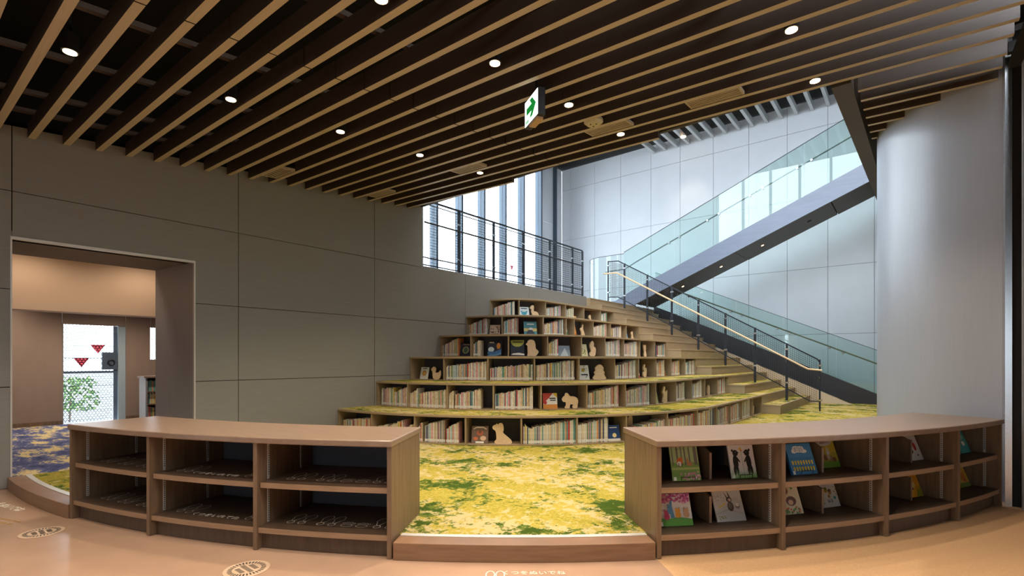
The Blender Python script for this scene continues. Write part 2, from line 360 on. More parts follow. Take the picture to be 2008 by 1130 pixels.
# ------------------------------------------------------------------ outside, seen through the windows
MB().box(-60, -12.4, -40, 60, -.3, -.05).build('ground', plain('pavement_grey', (170, 172, 170), .9), kind='structure')
lf = plain('leaf_green', (86, 128, 62), .7); lf2 = plain('leaf_light', (134, 166, 92), .7)
for (y, h, lab) in ((1.75, .75, 'green shrub outside the hexagon screen, left of the two'), (2.9, .95, 'taller green shrub outside the hexagon screen, right of the two')):
    t = empty('shrub', (-14.2, y - .55, -.05), lab, 'shrub', 'shrubs outside the perforated window')
    MB().tube([(0, 0, 0), (.02, .01, h * .5), (0, .03, h * .8)], .02, 6).build('stem', M_shelf, t)
    q = MB()
    for k in range(420):
        th = random.random() * 2 * pi; u = random.random() ** .5; zz = h * (.25 + .75 * random.random()); rad = .5 * u * (1.1 - .5 * abs(zz / h - .5))
        c = Vector((rad * cos(th), rad * sin(th), zz)); n1 = Vector((random.uniform(-1, 1), random.uniform(-1, 1), random.uniform(-1, 1))).normalized(); n2 = n1.orthogonal().normalized() * .03
        q.add([c - n1 * .05, c + n2, c + n1 * .05, c - n2], [(0, 1, 2, 3)], random.randint(0, 1))
    q.build('foliage', [lf, lf2], t)

# ------------------------------------------------------------------ tall stair hall: glazed facade, white panelled wall, ceiling
FA = -12.2
win = struct('window_1')
mb_ = [ata(px, 500, FA).y for px in (851, 900, 944, 986, 1022, 1056, 1085)]
mb_ = [mb_[0] - 1.13 * k for k in (5, 4, 3, 2, 1)] + mb_
frm = plain('window_frame_grey', (70, 82, 96), .45, .2)
for i, b in enumerate(mb_):
    MB().box(FA - .16, FA + .16, b - .03, b + .05, 3.0, 9.6).build('mullion', frm, win)
    if i: 
        bb = mb_[i - 1]
        if i < len(mb_) - 1: MB().box(FA - .01, FA + .01, bb + .05, b - .03, 3.0, 9.6).build('pane', M_glass, win)
        else:
            for z0, z1 in ((3, 5.0), (5.008, 7.1), (7.108, 9.6)): MB().box(FA - .03, FA, bb + .05, b - .03, z0, z1).build('spandrel', M_white, win)
MB().box(FA - .03, FA, mb_[-1] + .05, 18.5, 3.0, 9.6).build('spandrel', M_white, win)
MB().box(FA - .05, FA + .1, 5.3, 18.5, 2.98, 3.04).build('sill', frm, win)
b_, z_ = ata(1003, 521, FA).y, ata(1003, 521, FA).z
MB().prism([(b_ - .1, z_), (b_ + .1, z_), (b_, z_ - .19)], 'x', FA + .011, FA + .014).build('red_triangle', M_tri, win)
BB = 18.5
wb = struct('wall_back')
MB().box(FA, 4, BB + .02, BB + .12, 0, 9.6).build('backing', plain('joint_grey', (120, 122, 128), .7), wb)
pj = [atb(px, 600, BB).x for px in (1119, 1166, 1217.4, 1276.4, 1333.5, 1398.8, 1468.4, 1543.4, 1623.4)]
ed = [FA, ] + pj + [pj[-1] + 1.19 * k for k in range(1, 6)]
rz = [0, 2.1, 4.22, 6.5, 8.7, 9.61]
# lamps high under the stair-hall ceiling, added as fill except the wall washer
for (x, y, lab) in ((-1.5, 9.5, 'added fill nearest the column'), (-4.5, 9.5, 'added fill over the middle tiers'), (-1.5, 13, 'added fill over the stair foot'), (-4.5, 13, 'added fill over the stairs'), (-7.0, 11.2, 'added fill over the gallery railing'), (-6.5, 17.7, 'washing the white panelled wall')):
    t = empty('hall_fill_wash_lamp', (x, y, 9.24), 'small round downlight high under the stair hall ceiling, ' + lab, 'light', 'stair hall downlights')
    MB().cyl((0, 0), .09, -.01, .02, 20).build('lamp_face', M_lamp, t); spot('hall_fill_wash_spot', (0, 0, -.04), (90 if y > 17 else HALL_W * (1.8 if x > -2 else 1)), 1.5 if y < 17 else 1.2, parent=t)
for i in range(len(ed) - 1):
    for j in range(5):
        MB().box(ed[i] + .006, ed[i + 1] - .006, BB, BB + .022, rz[j] + .006, rz[j + 1] - .006).build('panel', M_white, wb)
MB().box(FA - .1, 4.1, 5.25, BB + .1, 9.62, 9.72).build('ceiling', M_dark, kind='structure')
vc = struct('ceiling'); M_vs = plain('pale_slat', (206, 206, 206), .5)
vme = MB().box(-.045, .045, 6.5, BB - .03, 9.26, 9.46).mesh('slat', M_vs)
for k in range(19): link('slat', vme, vc, (-7.9 + .44 * k, 0, 0))
MB().box(-12.2, -7.31, 5.2, 5.3, 3.0, 9.6).build('wall_front', M_white, kind='structure')
MB().box(-7.31, 4.0, 5.2, 5.3, 4.75, 5.0).build('wall_front', M_white, kind='structure')
w5 = struct('window_4')                      # high glazing over the hall roof, mirrored in the glass of the stairs
for k in range(11):
    a = -7.3 + 1.13 * k
    MB().box(a - .04, a + .04, 5.15, 5.35, 5.0, 9.6).build('mullion', frm, w5)
    if k < 10: MB().box(a + .04, a + 1.09, 5.24, 5.26, 5.0, 9.6).build('pane', M_glass, w5)
MB().box(3.98, 4.08, 6.3, BB, 0, 9.6).build('wall_right', M_white, kind='structure')

# ------------------------------------------------------------------ slatted ceiling
cl = struct('ceiling')
DIR = Vector((1, .021, -.0251 + .0895 * .021)).normalized()
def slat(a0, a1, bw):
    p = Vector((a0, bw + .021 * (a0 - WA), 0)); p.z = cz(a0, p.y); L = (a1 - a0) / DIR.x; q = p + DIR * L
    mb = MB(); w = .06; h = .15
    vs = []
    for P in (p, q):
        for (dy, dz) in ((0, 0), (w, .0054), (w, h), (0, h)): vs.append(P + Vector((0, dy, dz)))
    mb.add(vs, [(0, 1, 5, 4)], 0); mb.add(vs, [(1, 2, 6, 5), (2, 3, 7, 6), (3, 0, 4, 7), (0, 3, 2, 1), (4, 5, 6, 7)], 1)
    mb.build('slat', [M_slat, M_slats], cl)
SB = [.845 + .272 * i for i in range(-24, 20)]
for bw in SB:
    end = .57; x = (6.03 - bw) / .115 - .12
    if x < 6.65: end = WA + x
    if end < WA + .3: continue
    if end < -3.5: slat(-7.085, end, bw)
    else: slat(-7.085, -3.726, bw); slat(-3.712, end, bw)
for i in range(7):
    b = 5.72 + .295 * i; e = .57
    if b > 6.4: e = min(.57, 1.1 - sqrt(max(0, 2.25 - (b - 7.8) ** 2)) - .015)
    if e > -.4: slat(-.44, e, b - .021 * (-.44 - WA))
def plate(name, pts, dz, th, mat, **k):
    mb = MB(); n = len(pts); vs = [(a, b, cz(a, b) + dz) for a, b in pts] + [(a, b, cz(a, b) + dz + th) for a, b in pts]
    mb.add(vs, [tuple(range(n)), tuple(range(n, 2 * n))] + [(i, (i + 1) % n, (i + 1) % n + n, i + n) for i in range(n)])
    return mb.build(name, mat, **k)
plate('ceiling', [(-7.45, -7), (.6, -7), (.6, 5.33), (-.5, 5.45), (-7.1, 6.08), (-7.45, 6.08)], .95, .05, M_black, kind='structure')
plate('ceiling', [(-.48, 5.36), (.6, 5.36), (4, 6.3), (4, 18.4), (-.48, 18.4)], .45, .05, M_black, kind='structure')
plate('ceiling', [(.62, -7), (8, -7), (8, 6.25), (.62, 6.25)], .02, .05, M_black, kind='structure')
bm1 = struct('beam')
mb = MB(); P = [(-7.1, 6.07), (-.48, 5.43)]; vs = []
for a, b in P:
    for (db, dz) in ((0, .07), (.05, .07), (.05, 1.0), (0, 1.0)): vs.append((a, b + db, cz(a, b) + dz))
mb.add(vs, [(0, 1, 5, 4), (1, 2, 6, 5), (2, 3, 7, 6), (3, 0, 4, 7), (0, 3, 2, 1), (4, 5, 6, 7)]); mb.build('fascia', plain('opening_fascia', (60, 54, 50), .6), bm1)
mb = MB(); vs = []
for b in (5.43, 18.4):
    for (da, dz) in ((-.62, -.015), (-.47, -.015), (-.47, .8), (-.62, .8)): vs.append((da, b, cz(-.5, b) + dz))
mb.add(vs, [(0, 1, 5, 4), (1, 2, 6, 5), (2, 3, 7, 6), (3, 0, 4, 7), (0, 3, 2, 1), (4, 5, 6, 7)]); mb.build('fascia', plain('opening_edge', (74, 62, 52), .6), bm1)
for a in (-6.85, -6.3, -5.35, -4.4, -3.2, -2.0, -.9):        # rails the slats hang from
    MB().bar((a, -6, cz(a, -6) + .2), (a, 5.3, cz(a, 5.3) + .2), .05, .04).build('hanger_rail', M_rail, cl)

# ------------------------------------------------------------------ rounded column and sliding partition
MB().cyl((1.1, 7.8), 1.5, 0, 5.0, 96).build('column', M_col, kind='structure', smooth=True)
pt = struct('wall_right')
MB().box(.745, 6, 6.08, 6.16, .03, 4.0).build('leaf', M_grey, pt)
MB().box(.60, .645, 6.2, 6.45, 0, 4.2).build('edge_trim', M_chrome, pt)
MB().box(.645, .745, 6.22, 6.3, 0, 4.2).build('pocket', M_dark, pt)
MB().box(.70, .745, 6.07, 6.17, 0, 4.0).build('edge_trim', M_grey, pt)
MB().box(.6, 6, 6.0, 6.06, 3.93, 4.02).build('head_track', M_dark, pt)
# walls of the hall behind the viewpoint
MB().box(-7.1, 8, -7.1, -7, 3.0, 5).build('wall_behind', M_beige, kind='structure')
w6 = struct('window_5')                      # street-side glazing of the hall, behind the viewpoint
MB().box(-7.1, -3.0, -7.1, -7, 0, 3.0).build('wall_behind', M_beige, kind='structure'); MB().box(1.5, 8, -7.1, -7, 0, 3.0).build('wall_behind', M_beige, kind='structure'); MB().box(-3, 1.5, -7.1, -7, 0, .6).build('wall_behind', M_beige, kind='structure'); MB().box(-3, 0, -7.1, -7, .6, 3.0).build('wall_behind', M_beige, kind='structure')
for k in (2, 3):
    a = -3.0 + 1.5 * k
    MB().box(a - .04, a + .04, -7.12, -6.98, .6, 3.0).build('mullion', frm, w6)
    if k < 3: MB().box(a + .04, a + 1.46, -7.06, -7.04, .65, 3.0).build('pane', M_glass, w6)
MB().box(0, 1.5, -7.12, -6.98, .6, .65).build('sill', frm, w6)
MB().box(-60, 60, -60, -7.2, -.3, -.02).build('ground', MATS['pavement_grey'], kind='structure')
MB().box(8, 8.1, -7, 6.3, 0, 5).build('wall_right_hall', M_beige, kind='structure')

# ------------------------------------------------------------------ ceiling fittings
def gapb(a, b):                              # middle of the slat gap nearest to b
    s = .845 + .021 * (a - WA); k = round((b - s - .166) / .272); return s + .166 + .272 * k
lme = MB().cyl((0, 0), .058, 0, .11, 24, 0).cyl((0, 0), .047, -.002, .004, 24, 1).mesh('housing', [M_black, M_lamp])
hous = MB().cyl((0, 0), .052, .004, .13, 24).mesh('housing', M_black); face = MB().cyl((0, 0), .041, -.003, .006, 24).mesh('lamp_face', M_lamp)
brk = MB().bar((0, 0, .12), (0, 0, .3), .015, .015).mesh('stem', M_black)
rowl = {-4.75: 'left row', -2.62: 'middle row', -.72: 'right row'}
for a, bs in ((-4.75, (-1.45, -.35, .78, 1.87, 2.95, 4.06, 5.15)), (-2.62, (-2.5, -1.4, -.3, .8, 1.9, 2.96, 4.06, 5.17)), (-.72, (-2.5, -1.4, -.3, .8, 1.9, 2.95, 4.04, 5.14))):
    vis = [b for b in bs if not (b < .5 or (a == -2.62 and b < 1.5) or (a == -.72 and b < 3.9))]
    for b in bs:
        gb = gapb(a, b); z = cz(a, gb) + .01
        if b in vis:
            k = vis.index(b); n = len(vis)
            lab = 'round black ceiling downlight, ' + ('the nearest' if k == 0 else 'the farthest' if k == n - 1 else ORD[k] + ' from the front') + ' in the ' + rowl[a]
        else: lab = 'small round black ceiling downlight between slats above the viewpoint'
        t = empty('ceiling_downlight', (a, gb, z), lab, 'light', None if b in vis else 'downlights above the viewpoint')
        if b in vis: t['group'] = 'ceiling downlights'
        link('housing', hous, t); link('lamp_face', face, t); link('stem', brk, t)
        spot('downlight_lamp', (0, 0, -.02), SPOT_W * (.38 if b < .5 else 1), parent=t)
vm = MB(); vm.box(-.25, .25, -.1, -.085, 0, .03).box(-.25, .25, .085, .1, 0, .03).box(-.25, -.235, -.085, .085, 0, .03).box(.235, .25, -.085, .085, 0, .03)
vfr = vm.mesh('frame', M_slat); lou = MB().box(-.235, .235, -.007, .007, .0, .02).mesh('louvre', M_slat); vbk = MB().box(-.24, .24, -.09, .09, .04, .06).mesh('backing', M_black)
for (a, b, lab) in ((-6.6, 3.217, 'near the panelled left wall, closer to the viewpoint'), (-6.6, 4.936, 'beside the left wall, farther back'), (-4.717, 4.937, 'near the window end of the slatted ceiling'),
                    (-2.628, 4.931, 'beside the round ceiling detector'), (-1.517, 4.905, 'above the glass staircase, rightmost of the vents')):
    gb = gapb(a, b); t = empty('air_vent', (a, gb, cz(a, gb) + .004), 'rectangular louvred ceiling air vent ' + lab, 'vent', 'ceiling air vents'); t.rotation_euler = (.0895, .0251, .021)
    link('frame', vfr, t); link('backing', vbk, t)
    for k in range(4): link('louvre', lou, t, (0, -.06 + .04 * k, 0))
gb = gapb(-2.66, 4.655); t = empty('smoke_detector', (-2.66, gb, cz(-2.66, gb) + .01), 'round perforated ceiling detector beside the vent near the exit sign', 'detector')
MB().cyl((0, 0), .1, -.004, .02, 32).build('plate', M_slat, t); MB().cyl((0, 0), .07, -.03, -.004, 28, r2=.09).build('cap', plain('detector_cap', (196, 184, 150), .5), t)
for k in range(3): MB().cyl((.035 * cos(k * 2.1), .035 * sin(k * 2.1)), .008, -.034, -.029, 8).build('hole', M_dark, t)
# hanging exit sign
ex = atb(1061, 165, 3.52); t = empty('exit_sign', (ex.x, ex.y, ex.z), 'black boxed emergency exit sign with green arrow hanging from the slats', 'sign')
t.rotation_euler = (0, 0, atan2(.59, -.86) + radians(4))
MB().box(-.02, .30, -.032, .032, -.27, -.03).build('housing', plain('sign_black', (34, 32, 36), .4), t, bevel=.004)
MB().bar((.1, 0, -.03), (.1, 0, .15), .02, .02).build('stem', M_black, t)
MB().box(-.005, .285, .0325, .036, -.262, -.04).build('sign_face', M_signw, t)
ar = MB().prism([(.24, -.115), (.125, -.115), (.17, -.065), (.11, -.065), (.03, -.145), (.11, -.225), (.17, -.225), (.125, -.175), (.24, -.175)], 'y', .0362, .0378)
ar.build('arrow', M_signg, t)
for k in range(3): MB().box(.20 + .022 * k, .214 + .022 * k, .0362, .0378, -.25, -.222).build('mark', M_signg, t)
MB().box(.02, .2, -.03, .03, -.29, -.27).build('lamp_strip', plain('sign_base', (196, 160, 120), .4), t)
# ------------------------------------------------------------------ six curved bookshelf tiers
TR = lambda k: 4.42 - .72 * (k - 1)
TZ = lambda k: PZ + .412 * k
SE = 12.0                                    # the straight run of shelves ends here, stairs go on
def tslab(mb, r0, r1, z0, z1, yend=SE, n=26, m=0):
    vs = []
    P = lambda r: [Vector((-7.1, CY - r, 0))] + [pol(r, 90 * i / n) for i in range(n + 1)] + [Vector((CX + r, yend, 0))]
    A, B = P(r0), P(r1); N = len(A) - 1
    for p, q in zip(A, B): vs += [(p.x, p.y, z0), (q.x, q.y, z0), (q.x, q.y, z1), (p.x, p.y, z1)]
    fs = [(0, 3, 2, 1), tuple(4 * N + k for k in range(4))]
    for i in range(N):
        b = 4 * i
        for k in range(4): fs.append((b + k, b + (k + 1) % 4, b + 4 + (k + 1) % 4, b + 4 + k))
    return mb.add(vs, fs, m)
def tpos(k, s, inset=0.0):                   # point on tier k, s metres along its front from the wall
    R = TR(k); L = R * pi / 2
    if s <= L:
        d = math.degrees(s / R); p = pol(R - inset, d); return p.x, p.y, d
    return CX + R - inset, CY + (s - L), 90.0
TAB = {}
for k in range(1, 7):
    N = 900; L = TR(k) * pi / 2 + SE - CY; t = []
    for i in range(N + 1):
        s = L * i / N; x, y, d = tpos(k, s, .02); t.append((pxof(x, y), s))
    TAB[k] = t
def spx(k, px):
    t = TAB[k]
    for (p0, s0), (p1, s1) in zip(t, t[1:]):
        if p1 >= px: return s0 + (s1 - s0) * max(0, (px - p0)) / max(1e-6, p1 - p0)
    return t[-1][1]
DIV = {1: [729, 813.5, 913, 1022.5, 1131.5, 1228, 1308.5, 1367, 1405, 1432, 1455, 1475.5],
       2: [800, 877, 967.5, 1061, 1150.5, 1226, 1285.5, 1325, 1356, 1382, 1406.6],
       3: [870.5, 956.5, 1048, 1135, 1205, 1252, 1286, 1315.7, 1343],
       4: [923.5, 997, 1073.7, 1140, 1186, 1223, 1254.5, 1284],
       5: [984.5, 1065, 1110, 1125.7, 1163, 1197, 1228],
       6: [1018, 1069.7, 1109, 1145, 1177.5]}
TN = ['', 'lowest', 'second', 'third', 'fourth', 'fifth', 'top']
TL = ['', 'lowest curved oak bookshelf tier, carpet-topped, standing on the yellow carpet', 'second curved oak bookshelf tier from the floor, carpeted on top',
      'third curved oak bookshelf tier from the floor, at about eye height', 'fourth curved oak bookshelf tier from the floor, just above eye height',
      'fifth curved oak bookshelf tier, one below the top', 'topmost and shortest curved oak bookshelf tier under the mesh railing']
for k in range(1, 7):
    R, z0, z1 = TR(k), TZ(k - 1), TZ(k)
    t = empty('bookshelf_tier', (0, 0, 0), TL[k], 'bookcase', 'curved bookshelf tiers')
    tslab(MB(), max(R - .735, .02), R, z1 - .032, z1).build('top_board', M_oak, t, bevel=.003)
    tslab(MB(), R - .36, R - .012, z0 + .001, z0 + .016).build('base_board', M_oak, t)
    tslab(MB(), R - .345, R - .33, z0 + .016, z1 - .032).build('back_panel', M_back, t)
    if k <= 2: tslab(MB(), max(R - .72, .1), R - .045, z1, z1 + .005).build('carpet', M_carpet, t)
    pd = MB().box(-.011, .011, 0, .315, 0, z1 - z0 - .048).mesh('divider', M_oak)
    for px in DIV[k]:
        x, y, d = tpos(k, spx(k, px), .012); link('divider', pd, t, (x, y, z0 + .016), (0, 0, radians(d)))
    MB().box(-7.1, -7.075, CY - R + .012, CY - R + .33, z0 + .016, z1 - .032).build('end_panel', M_oak, t)
    MB().box(CX + R - .36, CX + R - .012, SE - .025, SE, z0 + .016, z1 - .032).build('end_panel', M_oak, t)

# ------------------------------------------------------------------ wooden stairs beside the tiers
st = empty('wooden_staircase', (0, 0, 0), 'wide pale oak staircase climbing beside the bookshelf tiers, lower steps carpeted', 'staircase')
BE = 15.8
def step_top(a):
    z = PZ
    for j in range(1, 15):
        k = (j + 1) // 2; fr = CX + TR(k) + (.36 if j % 2 else 0)
        if a <= fr: z = PZ + .206 * j
    return z
for j in range(1, 15):
    k = (j + 1) // 2; fr = CX + TR(k) + (.36 if j % 2 else 0); zt = PZ + .206 * j; b0 = SE + .002
    bk = fr - (.70 if j < 14 else .30)
    s = MB().box(bk, fr - .012, b0 + .01, BE - .01, zt - .206, zt - .03).build('step', M_oak, st)
    MB().box(bk, fr, b0, BE, zt - .03, zt).build('tread', M_oak, s, bevel=.003)
    if j <= 6: MB().box(fr - .40, fr - .04, b0 + .03, BE - .03, zt, zt + .005).build('carpet', M_carpet, s)
ws = MB().prism([(-7.0, PZ), (-1.34, PZ), (-7.0, 2.64)], 'y', BE + .03, BE + .12).build('wall_stair', M_beige, kind='structure')
MB().box(-7.28, -6.99, SE, 18.4, 2.78, 2.99).build('floor', M_oak, kind='structure')
MB().box(-7.1, -7.0, BE + .15, 18.4, PZ, 2.77).build('wall_landing', M_string, kind='structure')

def wiregrid(mb, quad, nu, nv, w=.004):      # woven wires over a planar quad p00,p10,p11,p01
    a, b, c, d = [Vector(q) for q in quad]
    nrm = (b - a).cross(d - a).normalized()
    def strip(p, q, side):
        s_ = side.normalized() * w / 2; n_ = nrm * w / 2
        vs = [p - s_ - n_, p + s_ - n_, p + s_ + n_, p - s_ + n_, q - s_ - n_, q + s_ - n_, q + s_ + n_, q - s_ + n_]
        mb.add(vs, [(0, 4, 5, 1), (1, 5, 6, 2), (2, 6, 7, 3), (3, 7, 4, 0)])
    for i in range(1, nu):
        f = i / nu; strip(a.lerp(b, f), d.lerp(c, f), (b - a))
    for j in range(1, nv):
        f = j / nv; strip(a.lerp(d, f), b.lerp(c, f), (d - a))
# stair railing
RBY = 13.4
sr = empty('stair_railing', (0, RBY, 0), 'dark metal stair railing with wire mesh and a pale wooden handrail', 'railing')
pa = [-7.18, -6.65, -5.945, -5.236, -4.516, -3.83, -3.13, -2.43, -1.752]
rt = lambda a: 1.276 + .573 * (-1.752 - a) if a > -6.85 else 1.276 + .573 * (5.098) + .06 * (-6.85 - a)
for i, a in enumerate(pa):
    zb = step_top(a) if a > -6.97 else 2.99; w = .05 if 0 < i < 8 else .03
    p = MB().box(a - w / 2, a + w / 2, -.012, .012, zb, rt(a) + .02).box(a - w / 2 - .004, a + w / 2 + .004, -.016, -.012, zb + .05, rt(a) - .12).build('post', M_metal, sr)
    for dz in (.12, .92):
        MB().box(a - .04, a + .04, -.022, .022, rt(a) - dz - .02, rt(a) - dz + .02).build('clip', M_chrome, p)
pts = [(-7.18, 0, rt(-7.18)), (-6.85, 0, rt(-6.85)), (-1.80, 0, rt(-1.80)), (-1.752, 0, rt(-1.752) - .05)]
tr_ = MB()
for p, q in zip(pts, pts[1:]): tr_.bar(p, q, .016, .03)
tr_.build('top_rail', M_metal, sr)
br_ = MB(); lo = lambda a: rt(a) - 1.06
for p, q in zip([-7.18, -6.85, -1.95], [-6.85, -1.95, -1.752]):
    zq = lo(q) if q < -1.8 else lo(-1.95); br_.bar((p, 0, lo(p)), (q, 0, zq), .016, .025)
br_.build('bottom_rail', M_metal, sr)
hp = [(-7.30, -.08, rt(-7.18) - .36), (-6.85, -.08, rt(-6.85) - .36), (-1.98, -.08, rt(-1.98) - .33), (-1.70, -.08, rt(-1.98) - .36)]
hp = [hp[0], hp[1]] + [tuple(Vector(hp[1]).lerp(Vector(hp[2]), f)) for f in (.02, .5, .98)] + hp[2:]
MB().tube(hp, .022, 10).build('handrail', plain('handrail_wood', (214, 186, 150), .4), sr, smooth=True)
for i, a in enumerate(pa[1:]): MB().bar((a, -.08, rt(a) - .37), (a, -.08, rt(a) - .42), .01, .01).bar((a, -.08, rt(a) - .42), (a, 0, rt(a) - .42), .01, .01).build('bracket', M_chrome, sr)
wg = MB()
for i in range(8):
    a0, a1 = pa[i] + .03, pa[i + 1] - .03
    q = [(a0, 0, lo(a0)), (a1, 0, lo(a1) if i < 7 else lo(-1.9)), (a1, 0, rt(a1)), (a0, 0, rt(a0))]
    w = MB(); wiregrid(w, q, 14, 21, .0052); w.build('wire_mesh', M_wire, sr, kind='stuff')
# gallery railing on top of the left wall
gr = empty('gallery_railing', (WA - .06, 0, 3.03), 'dark metal railing with wire mesh along the top of the panelled wall', 'railing')
pb = [6.16] + [ata(px, 500, WA - .06).y for px in (900, 968, 1026, 1078, 1122.5, 1142)]
ht = ata(1078, 472, WA - .06).z - 3.03
for i, b in enumerate(pb):
    if i == 0: continue
    p = MB().box(-.012, .012, b - .035, b - .008, 0, ht).box(-.012, .012, b + .008, b + .035, 0, ht).build('post', M_metal, gr)
    for z in (.25, .95): MB().box(-.02, .02, b - .04, b + .04, z, z + .03).build('clip', M_chrome, p)
for z, h in ((ht - .012, .035), (ht - .07, .014), (.17, .02), (.03, .02)): MB().box(-.01, .01, pb[0], pb[-1], z, z + h).build('rail', M_metal, gr)
MB().tube([(.07, pb[0], ht - .43), (.07, pb[-1] - .1, ht - .43)], .017, 8).build('handrail', M_metal, gr)
for b in pb[1:]: MB().bar((.07, b - .1, ht - .43), (.07, b - .1, ht - .52), .01, .01).bar((.07, b - .1, ht - .52), (0, b - .1, ht - .52), .01, .01).build('bracket', M_metal, gr)
for i in range(6):
    b0, b1 = pb[i] + .04, pb[i + 1] - .04; w = MB()
    wiregrid(w, [(0, b0, .05), (0, b1, .05), (0, b1, ht - .07), (0, b0, ht - .07)], max(4, int((b1 - b0) / .05)), 21, .0055); w.build('wire_mesh', M_wire, gr, kind='stuff')

# ------------------------------------------------------------------ glass-sided flights in the stair hall
UB0, UB1 = 14.75, 16.2
zs = lambda a: 5.165 + .42 * (a + 1.903)
up = empty('upper_flight', (0, 0, 0), 'upper stair flight with blue-grey stringer and frameless glass side, rising to the right', 'staircase')
A0, A1 = -7.05, 3.3
MB().prism([(-9.7, 2.72), (A0, 2.78), (A0 + .1, zs(A0 + .1) - .0), (A1, zs(A1)), (A1, zs(A1) + .5), (A0 + .05, zs(A0 + .05) + .5), (A0 - .6, 3.2), (-9.7, 3.1)], 'y', UB0, UB0 + .05).build('stringer', M_blue, up)
MB().prism([(A0 + .1, zs(A0 + .1) + .42), (A1, zs(A1) + .42), (A1, zs(A1) + .1), (A0 + .1, zs(A0 + .1) + .1)], 'y', UB0 + .05, UB1).build('step_slab', M_sof, up)
jx = [A0 + .1, atb(1440, 493, UB0).x, atb(1629, 396, UB0).x, A1]
for p, q in zip(jx, jx[1:]):
    MB().prism([(p + .012, zs(p) + .005), (q - .012, zs(q) + .005), (q - .012, zs(q) + .1), (p + .012, zs(p) + .1)], 'y', UB0 + .052, UB1).build('soffit_panel', M_sof, up)
sl = Vector((1, 0, .42)).normalized(); lit = MB().cyl((0, 0), .036, -.012, .0, 16).mesh('lamp_face', M_lamp); rim = MB().cyl((0, 0), .06, -.006, .004, 20).mesh('rim', M_sof)
for n_, (px, py) in enumerate(((1339, 560), (1414, 522), (1495, 480), (1587, 434))):
    b = 15.45; a = atb(px, py, b).x
    t = empty('soffit_downlight', (a, b, zs(a) + .004), 'tiny recessed downlight under the blue-grey stair flight, ' + ['lowest', 'second lowest', 'second highest', 'highest and unlit'][n_], 'light', 'downlights under the stair flight')
    t.rotation_euler = (0, -atan2(.42, 1), 0); link('rim', rim, t)
    if n_ < 3: link('lamp_face', lit, t); spot('soffit_lamp', (0, 0, -.03), 12, 2.0, parent=t)
    else: link('lens', MB().cyl((0, 0), .055, -.010, .0, 16).mesh('lens', M_dark), t)
gj = [A0 - .3] + [atb(px, 450, UB0).x for px in (1321.5, 1398, 1483, 1577)] + [-.2, 1.5, 3.3]
gtop = lambda a: zs(a) + 1.87
for p, q in zip(gj, gj[1:]):
    lo0 = max(zs(p) + .45, 3.1)
    MB().prism([(p + .005, lo0), (q - .005, zs(q) + .45), (q - .005, gtop(q)), (p + .005, max(gtop(p), 4.72))], 'y', UB0 + .01, UB0 + .026).build('glass_panel', M_gglass, up)
    MB().bar((p, UB0 + .018, max(gtop(p), 4.72)), (q, UB0 + .018, gtop(q)), .018, .012).build('edge_cap', M_metal, up)
# curved glass of the landing
cg = MB(); N = 14; ring = [(A0 - .3 - .25 * i / 3, UB0 + .018) for i in range(4)] + [(A0 - 1.05 - .9 * sin(radians(6 * i)), UB0 + .018 + .9 * (1 - cos(radians(6 * i)))) for i in range(1, N + 2)]
vs = [(x, y, 3.1) for x, y in ring] + [(x, y, 4.70) for x, y in ring]; n = len(ring)
cg.add(vs, [(i, i + 1, n + i + 1, n + i) for i in range(n - 1)]); cg.build('curved_glass', M_gglass, up)
MB().tube([(x, y, 4.705) for x, y in ring], .008, 6).build('edge_cap', M_metal, up)
hr = lambda a: gtop(a) - .5
MB().tube([(A0 - 1.0, UB0 + .1, 4.2), (A0 - .3, UB0 + .1, 4.22), (A0 + .1, UB0 + .1, hr(A0 + .1)), (A1, UB0 + .1, hr(A1))], .018, 8).build('handrail', plain('grey_rail', (120, 128, 130), .35, .6), up)
dsk = MB().prism([(.028 * cos(t * pi / 6), .028 * sin(t * pi / 6)) for t in range(12)], 'y', -.012, .09).mesh('standoff', M_chrome)
for p in gj[1:-1]:
    for d in (-.16, .16): link('standoff', dsk, up, (p + d, UB0 + .005, hr(p + d) - .04))
# lower flight
lw = empty('lower_flight', (0, 0, 0), 'lower stair flight with black stringer and frameless glass side, descending to the right', 'staircase')
LB = 16.3; zt_ = lambda a: .40 - .445 * (a + .88)
MB().prism([(-7.0, zt_(-7.0)), (-.30, zt_(-.30)), (-.30, PZ), (-1.39, PZ), (-7.0, zt_(-7.0) - .52)], 'y', LB, LB + .05).build('stringer', M_string, lw)
MB().prism([(-7.0, zt_(-7.0) - .1), (-.5, zt_(-.5) - .1), (-1.1, PZ), (-7.0, zt_(-7.0) - .40)], 'y', LB + .05, LB + 1.4).build('step_slab', M_sof, lw)
lj = [-6.95, -5.65, -4.35, -3.05, -1.75, -.32]
for p, q in zip(lj, lj[1:]):
    MB().prism([(p + .005, zt_(p) - .05), (q - .005, zt_(q) - .05), (q - .005, zt_(q) + 1.16), (p + .005, zt_(p) + 1.16)], 'y', LB + .012, LB + .028).build('glass_panel', M_gglass, lw)
    MB().bar((p, LB + .02, zt_(p) + 1.16), (q, LB + .02, zt_(q) + 1.16), .018, .012).build('edge_cap', M_metal, lw)
lh = lambda a: zt_(a) + .80
MB().tube([(-6.9, LB + .1, lh(-6.9)), (-.35, LB + .1, lh(-.35))], .02, 8).build('handrail', plain('olive_rail', (136, 128, 104), .4, .4), lw)
for p in lj[1:-1]:
    for d in (-.16, .16): link('standoff', dsk, lw, (p + d, LB + .005, lh(p + d) - .04))
